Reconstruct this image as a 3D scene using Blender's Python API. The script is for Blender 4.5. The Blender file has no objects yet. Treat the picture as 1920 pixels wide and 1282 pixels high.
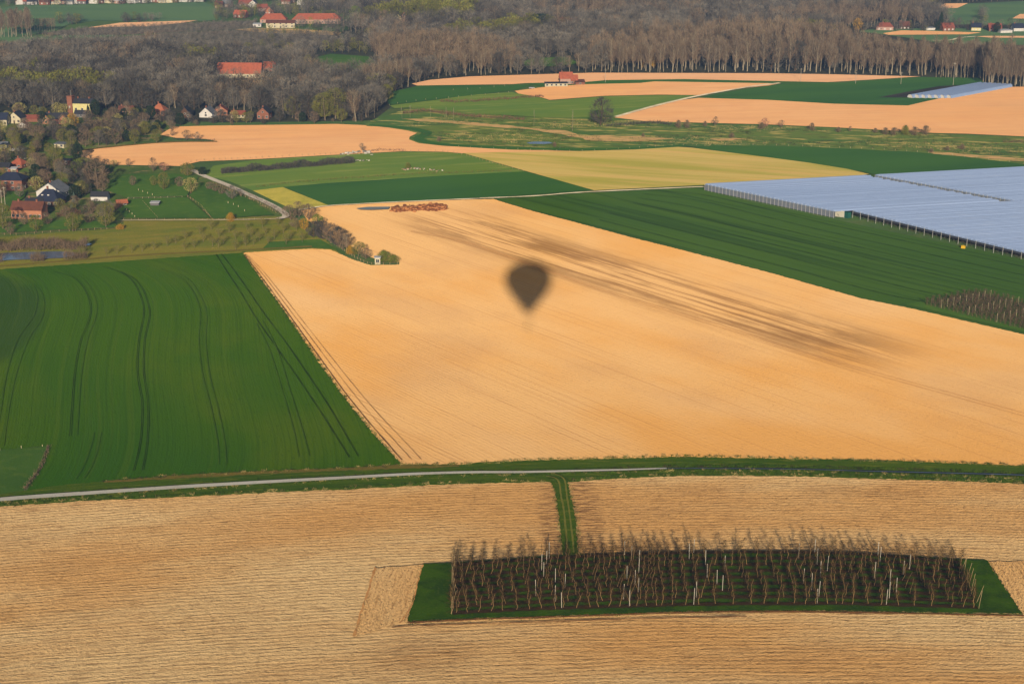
import bpy, math, random
import numpy as np
from mathutils import Vector
R = math.radians
rnd = random.Random(7)
scene = bpy.context.scene
col = scene.collection

# ------------------------------------------------------------------ camera, sky, sun, exposure
CAM_H = 180.0
PITCH = R(17.6)
F = 3000.0                                   # focal length in photo pixels (1920 wide)
FW = Vector((0, math.cos(PITCH), -math.sin(PITCH)))
UP = Vector((0, math.sin(PITCH), math.cos(PITCH)))
cd = bpy.data.cameras.new("camera"); cam = bpy.data.objects.new("camera", cd); col.objects.link(cam)
cam.location = (0, 0, CAM_H); cam.rotation_euler = (R(90) - PITCH, 0, 0)
cd.sensor_width = 36; cd.lens = F / 1920 * 36; cd.clip_start = 0.1; cd.clip_end = 30000
scene.camera = cam

def ray(px, py):
    return Vector((1, 0, 0)) * ((px - 960) / F) + UP * ((641 - py) / F) + FW
def G(px, py, z=0.0):
    "ground point seen at a photo pixel"
    d = ray(px, py); t = (z - CAM_H) / d.z
    return (d.x * t, d.y * t)

SUN_DIR = ray(990, 604).normalized()         # the light runs from behind the balloon over the fields
SUN_EL = math.asin(-SUN_DIR.z)
world = bpy.data.worlds.new("World"); scene.world = world; world.use_nodes = True
wn = world.node_tree; wn.nodes.clear()
sky = wn.nodes.new('ShaderNodeTexSky'); sky.sky_type = 'NISHITA'; sky.sun_disc = False
sky.sun_elevation = SUN_EL; sky.sun_rotation = math.atan2(-SUN_DIR.x, -SUN_DIR.y)
sky.air_density = 1.0; sky.dust_density = 1.5; sky.ozone_density = 1.0
bg = wn.nodes.new('ShaderNodeBackground'); bg.inputs[1].default_value = 0.06
wo = wn.nodes.new('ShaderNodeOutputWorld')
wn.links.new(sky.outputs[0], bg.inputs[0]); wn.links.new(bg.outputs[0], wo.inputs[0])
sd = bpy.data.lights.new("sun", 'SUN'); sd.energy = 5.0; sd.angle = R(0.53); sd.color = (1.0, 0.83, 0.62)
sun = bpy.data.objects.new("sun", sd); col.objects.link(sun)
sun.rotation_euler = SUN_DIR.to_track_quat('-Z', 'Y').to_euler(); sun.location = (0, -300, 500)
vs = scene.view_settings; vs.view_transform = 'Standard'; vs.look = 'None'; vs.gamma = 1; vs.use_curve_mapping = False
vs.exposure = 0.55

# ------------------------------------------------------------------ materials
K = 0.5
def lin(c):
    return tuple(((v / 255) / 12.92 if v <= 10 else (((v / 255) + .055) / 1.055) ** 2.4) for v in c)
def C(c, k=None):
    l = lin(c); k = K if k is None else k
    return (min(l[0] * k, .85), min(l[1] * k, .85), min(l[2] * k, .85), 1)

def fit(pts, axis='y', deg=2):
    w = np.array([G(*p) for p in pts])
    if axis == 'y': return ('y', np.polyfit(w[:, 0], w[:, 1], deg)[::-1])
    return ('x', np.polyfit(w[:, 1], w[:, 0], deg)[::-1])
def along(p, q):
    a, b = G(*p), G(*q); return ('r', math.atan2(b[1] - a[1], b[0] - a[0]))

def math_n(nt, op, a, b=None, c=None):
    n = nt.nodes.new('ShaderNodeMath'); n.operation = op
    for i, v in enumerate((a, b, c)):
        if v is None: continue
        if isinstance(v, (int, float)): n.inputs[i].default_value = v
        else: nt.links.new(v, n.inputs[i])
    return n.outputs[0]

class Mat:
    def __init__(s, name, base, rough=1.0, spec=0.0, local=False, warp=None, diffuse=False):
        s.m = bpy.data.materials.new(name); s.m.use_nodes = True; s.nt = s.m.node_tree; s.nt.nodes.clear()
        n = s.nt.nodes
        s.out = n.new('ShaderNodeOutputMaterial')
        if diffuse:
            s.b = n.new('ShaderNodeBsdfDiffuse'); s.b.inputs['Roughness'].default_value = 1.0
            s.cin = s.b.inputs['Color']
        else:
            s.b = n.new('ShaderNodeBsdfPrincipled'); s.b.inputs['Roughness'].default_value = rough
            s.b.inputs['Specular IOR Level'].default_value = spec
            s.cin = s.b.inputs['Base Color']
        s.nt.links.new(s.b.outputs[0], s.out.inputs[0])
        rgb = n.new('ShaderNodeRGB'); rgb.outputs[0].default_value = C(base); s.c = rgb.outputs[0]
        if local:
            tc = n.new('ShaderNodeTexCoord'); s.vec = tc.outputs['Object']
        else:
            g = n.new('ShaderNodeNewGeometry'); s.vec = g.outputs['Position']
        s.h = None
        if warp: s.warp(warp)
        else: s.uv = s.vec
        s.nt.links.new(s.c, s.cin)
    def tint(s):
        "brightness that differs from tree to tree"
        at = s.nt.nodes.new('ShaderNodeAttribute'); at.attribute_name = 'tint'
        hs = s.nt.nodes.new('ShaderNodeHueSaturation'); s.nt.links.new(s.c, hs.inputs['Color'])
        s.nt.links.new(math_n(s.nt, 'ADD', at.outputs['Fac'], 1.0), hs.inputs['Value']); s.c = hs.outputs[0]; s.nt.links.new(s.c, s.cin); return s
    def warp(s, w):
        sp = s.nt.nodes.new('ShaderNodeSeparateXYZ'); s.nt.links.new(s.vec, sp.inputs[0])
        x, y = sp.outputs[0], sp.outputs[1]
        if w[0] == 'r':
            c, q = math.cos(w[1]), math.sin(w[1])
            u = math_n(s.nt, 'ADD', math_n(s.nt, 'MULTIPLY', x, c), math_n(s.nt, 'MULTIPLY', y, q))
            v = math_n(s.nt, 'SUBTRACT', math_n(s.nt, 'MULTIPLY', y, c), math_n(s.nt, 'MULTIPLY', x, q))
        else:
            u, v = (x, y) if w[0] == 'y' else (y, x)
            acc = float(w[1][-1])
            for k in reversed(list(w[1][:-1])):
                acc = math_n(s.nt, 'MULTIPLY_ADD', u, acc, float(k))
            v = math_n(s.nt, 'SUBTRACT', v, acc)
        cb = s.nt.nodes.new('ShaderNodeCombineXYZ')
        s.nt.links.new(u, cb.inputs[0]); s.nt.links.new(v, cb.inputs[1]); s.uv = cb.outputs[0]; s.u = u; s.v = v
        return s
    def noise(s, su, sv, detail=3, rough=.55, off=0, sw=None):
        mp = s.nt.nodes.new('ShaderNodeMapping'); s.nt.links.new(s.uv, mp.inputs[0])
        mp.inputs['Scale'].default_value = (su, sv, sw if sw is not None else max(su, sv)); mp.inputs['Location'].default_value = (off, off * .7, 0)
        nz = s.nt.nodes.new('ShaderNodeTexNoise'); nz.inputs['Scale'].default_value = 1
        nz.inputs['Detail'].default_value = detail; nz.inputs['Roughness'].default_value = rough
        s.nt.links.new(mp.outputs[0], nz.inputs['Vector']); return nz.outputs[0]
    def ramp(s, f, lo, hi):
        mr = s.nt.nodes.new('ShaderNodeMapRange'); mr.interpolation_type = 'SMOOTHSTEP'
        s.nt.links.new(f, mr.inputs[0]); mr.inputs[1].default_value = lo; mr.inputs[2].default_value = hi
        return mr.outputs[0]
    def mixc(s, f, colr, amt=1.0):
        mx = s.nt.nodes.new('ShaderNodeMix'); mx.data_type = 'RGBA'
        f2 = math_n(s.nt, 'MULTIPLY', f, amt); s.nt.links.new(f2, mx.inputs[0])
        s.nt.links.new(s.c, mx.inputs[6]); mx.inputs[7].default_value = C(colr); s.c = mx.outputs[2]
        s.nt.links.new(s.c, s.cin); return s
    def layer(s, su, sv, lo, hi, colr, amt=1.0, detail=3, off=0, mask=None, rough=.55):
        f = s.ramp(s.noise(su, sv, detail, rough, off), lo, hi)
        if mask is not None: f = math_n(s.nt, 'MULTIPLY', f, mask)
        return s.mixc(f, colr, amt)
    def band(s, v, c0, w, soft):
        "1 within |v-c0|<w, 0 outside w+soft"
        a = math_n(s.nt, 'ABSOLUTE', math_n(s.nt, 'SUBTRACT', v, c0))
        mr = s.nt.nodes.new('ShaderNodeMapRange'); mr.interpolation_type = 'SMOOTHSTEP'
        s.nt.links.new(a, mr.inputs[0]); mr.inputs[1].default_value = w; mr.inputs[2].default_value = w + soft
        mr.inputs[3].default_value = 1; mr.inputs[4].default_value = 0; return mr.outputs[0]
    def spot(s, cx, cy, rx, ry, soft, wob=.25):
        "1 inside an ellipse on the ground, fading out with an uneven edge"
        sp = s.nt.nodes.new('ShaderNodeSeparateXYZ'); s.nt.links.new(s.vec, sp.inputs[0])
        a = math_n(s.nt, 'MULTIPLY', math_n(s.nt, 'SUBTRACT', sp.outputs[0], cx), 1 / rx); b = math_n(s.nt, 'MULTIPLY', math_n(s.nt, 'SUBTRACT', sp.outputs[1], cy), 1 / ry)
        d = math_n(s.nt, 'SQRT', math_n(s.nt, 'ADD', math_n(s.nt, 'MULTIPLY', a, a), math_n(s.nt, 'MULTIPLY', b, b)))
        d = math_n(s.nt, 'ADD', d, math_n(s.nt, 'MULTIPLY', math_n(s.nt, 'SUBTRACT', s.noise(.05, .08, 3, .6, 77), .5), wob))
        mr = s.nt.nodes.new('ShaderNodeMapRange'); mr.interpolation_type = 'SMOOTHSTEP'; s.nt.links.new(d, mr.inputs[0])
        mr.inputs[1].default_value = 1 - soft; mr.inputs[2].default_value = 1 + soft; mr.inputs[3].default_value = 1; mr.inputs[4].default_value = 0
        return mr.outputs[0]
    def bump(s, su, sv, dist, detail=3, off=0, rough=.6, strength=1.0, h=None):
        b = s.nt.nodes.new('ShaderNodeBump'); b.inputs['Distance'].default_value = dist; b.inputs['Strength'].default_value = strength
        s.nt.links.new(h if h is not None else s.noise(su, sv, detail, rough, off), b.inputs['Height'])
        if s.h is not None: s.nt.links.new(s.h, b.inputs['Normal'])
        s.h = b.outputs[0]; s.nt.links.new(s.h, s.b.inputs['Normal']); return s

def plain(name, c, rough=.8, spec=.2, var=.25, sc=1.0):
    "small-object material: base colour with grime mottling in object space"
    m = Mat(name, c, rough, spec, local=True)
    m.layer(sc, sc, .35, .7, tuple(v * .72 for v in c), var, 4)
    m.layer(sc * 5, sc * 5, .4, .7, tuple(min(255, v * 1.12) for v in c), var, 2)
    return m.m

# ------------------------------------------------------------------ object helpers
def tag(o, label=None, cat=None, group=None, kind=None):
    if label: o['label'] = label
    if cat: o['category'] = cat
    if group: o['group'] = group
    if kind: o['kind'] = kind
    return o
def thing(name, loc, rz, label, cat, group=None, scale=1.0):
    o = bpy.data.objects.new(name, None); o.empty_display_size = .5; col.objects.link(o)
    o.location = loc; o.rotation_euler = (0, 0, rz); o.scale = (scale,) * 3
    return tag(o, label, cat, group)
class Geo:
    def __init__(s): s.v = []; s.f = []; s.mi = []; s.n = 0
    def add(s, v, f, mi=0):
        v = [tuple(p) for p in v]; s.v += v; s.f += [tuple(i + s.n for i in q) for q in f]; s.mi += [mi] * len(f); s.n += len(v); return s
    def box(s, x0, x1, y0, y1, z0, z1, mi=0):
        v = [(x0, y0, z0), (x1, y0, z0), (x1, y1, z0), (x0, y1, z0), (x0, y0, z1), (x1, y0, z1), (x1, y1, z1), (x0, y1, z1)]
        return s.add(v, [(0, 3, 2, 1), (4, 5, 6, 7), (0, 1, 5, 4), (1, 2, 6, 5), (2, 3, 7, 6), (3, 0, 4, 7)], mi)
    def tube(s, pts, rad, n=5, mi=0, cap=False):
        pts = [Vector(p) for p in pts]; vs_ = []; k = len(pts)
        for i, p in enumerate(pts):
            d = (pts[min(i + 1, k - 1)] - pts[max(i - 1, 0)]).normalized()
            a = d.cross(Vector((0, 0, 1)) if abs(d.z) < .9 else Vector((1, 0, 0))).normalized(); b = d.cross(a)
            for j in range(n):
                t = 2 * math.pi * j / n; vs_.append(p + (a * math.cos(t) + b * math.sin(t)) * rad[i])
        fs = []
        for i in range(k - 1):
            for j in range(n):
                j2 = (j + 1) % n; fs.append((i * n + j, i * n + j2, (i + 1) * n + j2, (i + 1) * n + j))
        if cap: fs.append(tuple(range((k - 1) * n, k * n))); fs.append(tuple(reversed(range(n))))
        return s.add(vs_, fs, mi)
    def sliver(s, p, d, L, w, r, mi=0):
        d = d.normalized(); a = d.cross(Vector((r.uniform(-1, 1), r.uniform(-1, 1), r.uniform(-1, 1)))).normalized() * (w / 2)
        s.add([p - a, p + a, p + d * L], [(0, 1, 2)], mi)
    def leaf(s, p, sz, r, mi=0):
        a = Vector((r.gauss(0, 1), r.gauss(0, 1), r.gauss(0, 1))).normalized(); b = a.cross(Vector((r.gauss(0, 1), r.gauss(0, 1), r.gauss(0, 1)))).normalized()
        a *= sz * .5; b *= sz * .35
        s.add([p - a, p + b, p + a, p - b], [(0, 1, 2, 3)], mi)
    def mesh(s, name, mats):
        me = bpy.data.meshes.new(name); me.from_pydata(s.v, [], s.f)
        for m in (mats if isinstance(mats, (list, tuple)) else [mats]): me.materials.append(m)
        if any(s.mi): me.polygons.foreach_set('material_index', s.mi)
        me.update(); return me
    def build(s, name, mats, parent=None, smooth=False):
        me = s.mesh(name, mats)
        if smooth: me.polygons.foreach_set('use_smooth', [True] * len(me.polygons))
        o = bpy.data.objects.new(name, me); col.objects.link(o)
        if parent: o.parent = parent
        return o

ZL = {}
def sheet(name, pts, m, z, kind='structure', rough_edge=0.0):
    "a field or other flat piece of ground, outlined in photo pixels, lying at height z"
    ZL['n'] = ZL.get('n', 0) + 1; z += ZL['n'] * .0045
    w = [Vector(G(p[0], p[1])) for p in pts]
    if rough_edge > 0:
        q = []
        for i in range(len(w)):
            a, b = w[i], w[(i + 1) % len(w)]; L = (b - a).length; n = max(1, min(160, int(L / (rough_edge * 3))))
            nrm = Vector((-(b - a).y, (b - a).x)).normalized()
            for k in range(n): q.append(a.lerp(b, k / n) + nrm * rnd.uniform(-1, 1) * rough_edge * (0 if k == 0 else 1))
        w = q
    me = bpy.data.meshes.new(name)
    import mathutils
    tri = mathutils.geometry.tessellate_polygon([[Vector((p.x, p.y, 0)) for p in w]])
    fs = []
    for t in tri:
        a, b, c = (w[i] for i in t)
        fs.append(tuple(t) if (b - a).cross(c - a) > 0 else (t[0], t[2], t[1]))
    me.from_pydata([(p.x, p.y, z) for p in w], [], fs); me.materials.append(m.m if isinstance(m, Mat) else m)
    o = bpy.data.objects.new(name, me); col.objects.link(o); o['kind'] = kind; return o

def smooth_path(pts, n=8):
    "Catmull-Rom through ground points"
    P = [Vector(p) for p in pts]; out = []
    for i in range(len(P) - 1):
        p0, p1, p2, p3 = P[max(i - 1, 0)], P[i], P[i + 1], P[min(i + 2, len(P) - 1)]
        for k in range(n):
            t = k / n
            out.append(.5 * ((2 * p1) + (p2 - p0) * t + (2 * p0 - 5 * p1 + 4 * p2 - p3) * t * t + (3 * p1 - p0 - 3 * p2 + p3) * t ** 3))
    out.append(P[-1]); return out
def ribbon(name, pts, width, m, z, wob=0.0, kind='structure', world_pts=False):
    ZL['n'] = ZL.get('n', 0) + 1; z += ZL['n'] * .0045
    P = smooth_path([p if world_pts else G(*p) for p in pts])
    v = []
    for i, p in enumerate(P):
        d = (P[min(i + 1, len(P) - 1)] - P[max(i - 1, 0)]).normalized(); nrm = Vector((-d.y, d.x))
        t = i / (len(P) - 1); w = width if not isinstance(width, (list, tuple)) else width[0] + (width[1] - width[0]) * t
        for s in (1, -1):
            q = p + nrm * s * (w / 2) * (1 + rnd.uniform(-wob, wob)); v.append((q.x, q.y, z))
    f = [(2 * i, 2 * i + 1, 2 * i + 3, 2 * i + 2) for i in range(len(P) - 1)]
    me = bpy.data.meshes.new(name); me.from_pydata(v, [], f); me.materials.append(m.m if isinstance(m, Mat) else m)
    o = bpy.data.objects.new(name, me); col.objects.link(o); o['kind'] = kind; return o

# ------------------------------------------------------------------ field materials
near_warp = fit([(0, 950), (352, 931), (640, 918), (1019, 904), (1280, 892), (1625, 896), (1920, 907)], 'y', 2)
main_warp = along((880, 455), (1640, 700))
SOIL = (232, 172, 108)
def soil(name, base, warp, fine=1.0, bumpd=.12, diffuse=True):
    m = Mat(name, base, warp=warp, diffuse=diffuse)
    m.layer(.004, .012, .4, .65, tuple(v * f for v, f in zip(base, (1.0, .95, .84))), .6, 4)
    m.layer(.02, .05, .4, .7, tuple(v * f for v, f in zip(base, (.93, .91, .90))), .6, 4, off=30)
    m.layer(.03 * fine, .6 * fine, .35, .75, tuple(v * .86 for v in base), .4, 3, off=7)
    if bumpd: m.bump(.12 * fine, 1.1 * fine, bumpd, 3); m.bump(2.2 * fine, 3.2 * fine, bumpd * .5, 3, off=9)
    return m
M = {}
def row_wave(m, pitch, wob, off=0):
    "tillage lines: a sine across the rows, bent and broken by noise"
    ph = math_n(m.nt, 'MULTIPLY_ADD', m.v, 2 * math.pi / pitch, math_n(m.nt, 'MULTIPLY_ADD', m.noise(.05, .12, 2, .5, off), wob * 2.5, math_n(m.nt, 'MULTIPLY', m.noise(.7, .9, 3, .6, off + 3), wob)))
    return math_n(m.nt, 'SINE', ph)
def near_mat(name, warp, pitch=1.8, wob=5.5):
    near = Mat(name, (255, 220, 162), warp=warp, diffuse=True)
    near.layer(.006, .02, .36, .62, (240, 184, 112), .85, 4)
    near.layer(.02, .06, .45, .75, (222, 176, 118), .4, 4, off=20)
    near.layer(.012, .03, .62, .76, (170, 126, 78), .5, 4, off=47)
    if name == 'near_soil':
        sx, sy = G(790, 1226); near.layer(.15, .8, .35, .6, (160, 116, 70), .35, 4, off=55, mask=near.spot(sx, sy, 11, 9, .5))
    if name == 'near_soil':
        for px_, off_ in ((1034, 70), (1092, 90)):
            (xa_, ya_), (xb_, yb_) = G(px_, 900), G(px_ + 12, 1042)
            near.layer(.18, 1.3, .44, .60, (122, 84, 62), .75, 3, off=off_, mask=near.spot((xa_ + xb_) / 2, (ya_ + yb_) / 2, 4.2, (ya_ - yb_) / 2 + 2, .5, .5))  # dark streaks along the grass track paint in the shade of the side furrows
    w = row_wave(near, pitch, wob); br = near.ramp(near.noise(.3, .6, 4, .6, 9), .42, .62)
    ln = math_n(near.nt, 'MULTIPLY', near.ramp(math_n(near.nt, 'MULTIPLY', w, -1.0), .55, .98), br)
    near.mixc(ln, (132, 92, 50), .38)  # shade in the troughs between ridges, put into the colour
    near.layer(.16, 1.1, .52, .68, (146, 104, 58), .45, 4, off=13)
    near.layer(.8, 1.8, .57, .68, (104, 70, 36), .6, 4, off=3)
    near.bump(0, 0, .07, h=w); near.bump(.07, 1.1, .40, 3, off=40); near.bump(.9, 1.5, .55, 4, off=4); near.bump(2.2, 3.4, .18, 2, off=8)
    return near
near = near_mat('near_soil', near_warp)
M['near'] = near
main = Mat('main_soil', (238, 192, 130), warp=main_warp, diffuse=True)
th = main_warp[1]
vline = lambda px, py: -G(px, py)[0] * math.sin(th) + G(px, py)[1] * math.cos(th)
uline = lambda px, py: G(px, py)[0] * math.cos(th) + G(px, py)[1] * math.sin(th)
vc = vline(1250, 545); uc = (uline(800, 405) + uline(1700, 660)) / 2; uh = abs(uline(1700, 660) - uline(800, 405)) / 2
bm_ = main.band(main.v, vc, 6, 26)
bm_ = math_n(main.nt, 'MULTIPLY', bm_, main.band(main.u, uc, uh * .8, uh * .35))
main.layer(.006, .010, .42, .60, (232, 173, 94), .8, 4)
main.layer(.004, .007, .55, .66, (238, 196, 142), .7, 3, off=61)
main.layer(.012, .02, .48, .68, (216, 172, 120), .5, 4, off=11)
main.layer(.012, .05, .44, .62, (134, 98, 60), .68, 6, off=2, mask=bm_, rough=.65)
main.layer(.010, .35, .46, .62, (150, 108, 66), .7, 5, off=2, mask=bm_)
main.layer(.006, .9, .57, .68, (186, 136, 86), .35, 2, off=5)
main.layer(.6, 1.1, .60, .74, (150, 106, 64), .4, 4, off=31)
main.bump(0, 0, .025, h=row_wave(main, 1.6, 5.0)); main.bump(.05, .9, .12, 3, off=40); main.bump(.7, 1.2, .20, 4, off=4); main.bump(2.5, 2.5, .05, 2, off=14)
M['main'] = main
M['cross'] = near_mat('cross_soil', along((704, 1067), (664, 1197)), 1.3, 9.0)
M['far_soil'] = soil('far_soil', (230, 178, 126), along((500, 270), (1400, 250)), .3, 0)
M['far_soil'].layer(.05, .05, .45, .7, (216, 160, 112), .5, 4, off=4)
M['pale_soil'] = soil('pale_soil', (226, 178, 136), along((500, 270), (1400, 250)), .3, 0)
M['yellow'] = Mat('stubble', (190, 170, 100), warp=along((900, 295), (1500, 335)), diffuse=True)
M['yellow'].layer(.006, .06, .42, .62, (150, 150, 62), .8, 4).layer(.01, .12, .5, .7, (206, 168, 108), .6, 4, off=5).layer(.005, .3, .5, .7, (168, 152, 66), .6, 3, off=9)
M['plot'] = Mat('yellow_grass', (172, 164, 70), diffuse=True).layer(.1, .1, .4, .7, (128, 134, 54), .6, 4).layer(1, 1, .45, .7, (196, 176, 92), .5)
wheat_warp = fit([(207, 507), (237, 520), (255, 540), (267, 570), (269, 595), (262, 640), (258, 700), (262, 760), (262, 830), (250, 887)], 'x', 4)
wheat = Mat('wheat', (62, 96, 0), warp=wheat_warp, diffuse=True)
wheat.layer(.004, .01, .4, .65, (46, 88, 10), .8, 4)
wheat.layer(.012, .02, .45, .7, (84, 104, 8), .6, 4, off=4)
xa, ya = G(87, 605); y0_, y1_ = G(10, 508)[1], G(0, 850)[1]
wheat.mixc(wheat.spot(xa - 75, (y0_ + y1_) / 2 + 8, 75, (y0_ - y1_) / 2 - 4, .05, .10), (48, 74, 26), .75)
wheat.layer(.004, 1.1, .50, .62, (44, 74, 2), .35, 3, off=2)
wheat.layer(.005, .3, .56, .66, (90, 110, 20), .16, 3, off=6)
wheat.layer(.4, .6, .55, .7, (44, 72, 4), .4, 4, off=16)
wheat.bump(.05, 1.3, .16, 3); wheat.bump(1.2, 1.2, .22, 3, off=3)
M['wheat'] = wheat
M['wheat_dull'] = Mat('wheat_dull', (50, 78, 26), warp=wheat_warp, diffuse=True).layer(.02, .6, .5, .68, (46, 74, 34), .6, 3).bump(1.5, 1.5, .10, 3)
M['green'] = Mat('crop_green', (66, 96, 32), warp=along((1000, 385), (1700, 555)), diffuse=True)
M['green'].layer(.004, .02, .4, .65, (52, 84, 30), .7, 4).layer(.003, .16, .54, .66, (44, 70, 24), .7, 2, off=3).layer(.01, .5, .5, .7, (64, 96, 40), .4, 3, off=6).bump(.3, 1.2, .10, 3)
M['green_far'] = Mat('crop_green_far', (58, 96, 40), warp=along((600, 365), (1000, 335)), diffuse=True)
M['green_far'].layer(.004, .02, .4, .65, (48, 86, 42), .8, 4).layer(.01, .08, .5, .7, (60, 98, 46), .5, 3, off=3)
M['meadow'] = Mat('meadow', (98, 122, 50), warp=along((400, 330), (900, 300)), diffuse=True)
M['meadow'].layer(.008, .03, .4, .65, (84, 116, 52), .7, 4).layer(.02, .15, .5, .7, (146, 152, 84), .5, 4, off=3).layer(.3, .6, .5, .7, (90, 112, 56), .4)
M['lush'] = Mat('lush_grass', (66, 98, 34), diffuse=True).layer(.02, .02, .4, .65, (50, 82, 32), .7, 4).layer(.2, .2, .5, .7, (90, 112, 44), .5, 4, off=3).layer(1.5, 1.5, .5, .7, (60, 92, 32), .5, 3).bump(1, 1, .15, 4)
M['verge'] = Mat('verge_grass', (74, 98, 18), warp=near_warp, diffuse=True).layer(.02, .3, .4, .65, (54, 84, 16), .8, 4).layer(.1, .8, .5, .7, (126, 128, 50), .5, 4, off=3).layer(2, 2, .5, .7, (50, 72, 24), .5, 3).bump(1.2, 1.8, .3, 4)
M['rough'] = Mat('rough_meadow', (118, 116, 44), warp=along((0, 500), (450, 470)), diffuse=True).layer(.02, .08, .4, .65, (86, 104, 36), .7, 4).layer(.1, .3, .5, .7, (140, 122, 60), .5, 4, off=3).layer(1, 1, .5, .7, (86, 90, 36), .5, 3).bump(1, 1, .2, 4)
M['wild'] = Mat('wild_meadow', (92, 112, 52), warp=along((800, 250), (1900, 290)), diffuse=True).layer(.008, .03, .42, .62, (66, 100, 48), .9, 4).layer(.05, .16, .52, .64, (178, 162, 98), .75, 6, off=3).layer(.1, .2, .5, .65, (74, 84, 46), .6, 5, off=9)
M['dry'] = Mat('dry_grass', (190, 156, 108), diffuse=True).layer(.1, .3, .4, .65, (126, 128, 70), .8, 5).layer(.4, .8, .5, .7, (160, 120, 90), .5)
M['brown'] = Mat('brown_strip', (110, 100, 44), warp=near_warp, diffuse=True).layer(.05, .4, .4, .65, (96, 96, 40), .8, 4).layer(1, 2, .5, .7, (92, 70, 40), .6).bump(1, 2, .2, 4)
M['floor'] = Mat('forest_floor', (54, 56, 44), diffuse=True).layer(.03, .03, .4, .65, (34, 40, 34), .8, 4).layer(.3, .3, .5, .7, (92, 82, 62), .6, 4)
M['ground'] = Mat('base_grass', (72, 100, 52), diffuse=True).layer(.006, .006, .4, .65, (62, 82, 46), .8, 4).layer(.06, .06, .45, .7, (98, 104, 62), .5, 5, off=3).layer(.4, .4, .5, .7, (54, 72, 36), .5)
M['village'] = Mat('garden_grass', (82, 100, 46), diffuse=True).layer(.03, .03, .42, .6, (60, 84, 36), .9, 4).layer(.09, .12, .54, .62, (132, 116, 84), .7, 4, off=3).layer(.4, .4, .5, .7, (58, 62, 36), .5, 3)
M['hill'] = Mat('hill_green', (84, 112, 74), diffuse=True).layer(.004, .02, .4, .65, (70, 98, 72), .8, 4)
M['greyorch'] = Mat('orchard_floor', (96, 92, 80), warp=along((0, 95), (400, 85)), diffuse=True).layer(.01, .25, .4, .6, (76, 82, 66), .7, 3).layer(.02, .02, .4, .65, (110, 96, 84), .6, 4)
M['road'] = Mat('asphalt', (176, 178, 174), warp=near_warp, diffuse=True).layer(.05, .3, .4, .7, (160, 158, 150), .6, 4).layer(2, 2, .5, .7, (150, 148, 142), .4)
M['lane'] = Mat('concrete_lane', (222, 212, 188), diffuse=True).layer(.1, .1, .4, .7, (160, 148, 120), .7, 4).layer(1, 1, .5, .7, (176, 164, 140), .5)
M['track'] = Mat('crop_track', (30, 48, 2), diffuse=True).layer(.2, .2, .4, .7, (44, 54, 14), .7, 4)
M['track_soft'] = Mat('crop_track_soft', (52, 82, 4), diffuse=True).layer(.2, .2, .4, .7, (78, 98, 38), .7, 4)
M['rut'] = Mat('rut', (112, 112, 50), diffuse=True).layer(.4, .4, .4, .7, (96, 106, 44), .8, 4).bump(1, 1, .1)
M['furrow'] = Mat('furrow', (150, 104, 62), warp=near_warp, diffuse=True).layer(.3, 2, .4, .65, (90, 60, 36), .8, 4).bump(.8, 2, .4, 4)
M['edge'] = Mat('edge_mark', (206, 156, 100), diffuse=True).layer(.3, .3, .4, .7, (170, 124, 78), .8, 4)
M['orchsoil_shaded'] = Mat('shaded_orchard_soil', (62, 46, 28), diffuse=True).layer(.4, .4, .4, .7, (40, 36, 18), .8, 4).bump(1, 1, .15, 4)  # bare soil, its colour darkened for the shade of the dense trees
M['orchgrass'] = Mat('orchard_grass', (56, 86, 6), diffuse=True).layer(.15, .15, .4, .65, (36, 62, 16), .8, 4).layer(1.5, 1.5, .5, .7, (78, 92, 34), .5, 4, off=2).bump(1, 1, .2, 4)
M['darksoil'] = Mat('dark_soil', (98, 92, 84), warp=along((1650, 183), (1780, 161))).layer(.02, .5, .4, .6, (62, 66, 62), .8, 3)
wm = Mat('water', (120, 136, 160), .12, .5); wm.bump(.4, .4, .02, 2); M['water'] = wm
M['tarp'] = Mat('tarp', (150, 172, 176), .5, .3).layer(.3, .6, .4, .7, (176, 150, 116), .9, 5).m

# ------------------------------------------------------------------ ground and fields
g = Geo(); g.add([(-9000, -3000, 0), (9000, -3000, 0), (9000, 16000, 0), (-9000, 16000, 0)], [(0, 1, 2, 3)]); o = g.build('ground', M['ground'].m); o['kind'] = 'structure'
z1, z2, z3, z4, z5 = .05, .20, .60, 1.0, 1.2
z3 = .35; z4 = .5; z5 = .6
sheet('forest_floor', [(-400, 95), (0, 98), (350, 88), (650, 84), (640, 60), (700, 40), (650, -80), (2400, -80), (2400, 200), (1920, 172), (1840, 163), (1837, 150), (1727, 146), (1565, 142), (1440, 140), (1110, 139), (960, 143), (880, 146), (805, 153), (785, 161), (770, 168), (730, 178), (735, 200), (700, 226), (600, 228), (420, 230), (300, 226), (0, 212), (-400, 210)], M['floor'], z1)
sheet('village_ground', [(-400, 215), (0, 210), (300, 226), (330, 238), (300, 262), (215, 276), (132, 286), (190, 312), (330, 314), (380, 316), (400, 335), (545, 404), (230, 420), (230, 430), (0, 445), (-400, 470)], M['village'], z1)
sheet('ploughed_field', [(-700, 1010), (-300, 972), (0, 950), (157, 939), (352, 931), (509, 923), (640, 918), (778, 911), (881, 906.5), (1019, 904), (1064, 904), (1157, 897), (1280, 892), (1452, 892), (1625, 897), (1763, 901), (1920, 907), (2300, 925), (2700, 2100), (-700, 2100)], M['near'], z1, rough_edge=.35)
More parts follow.
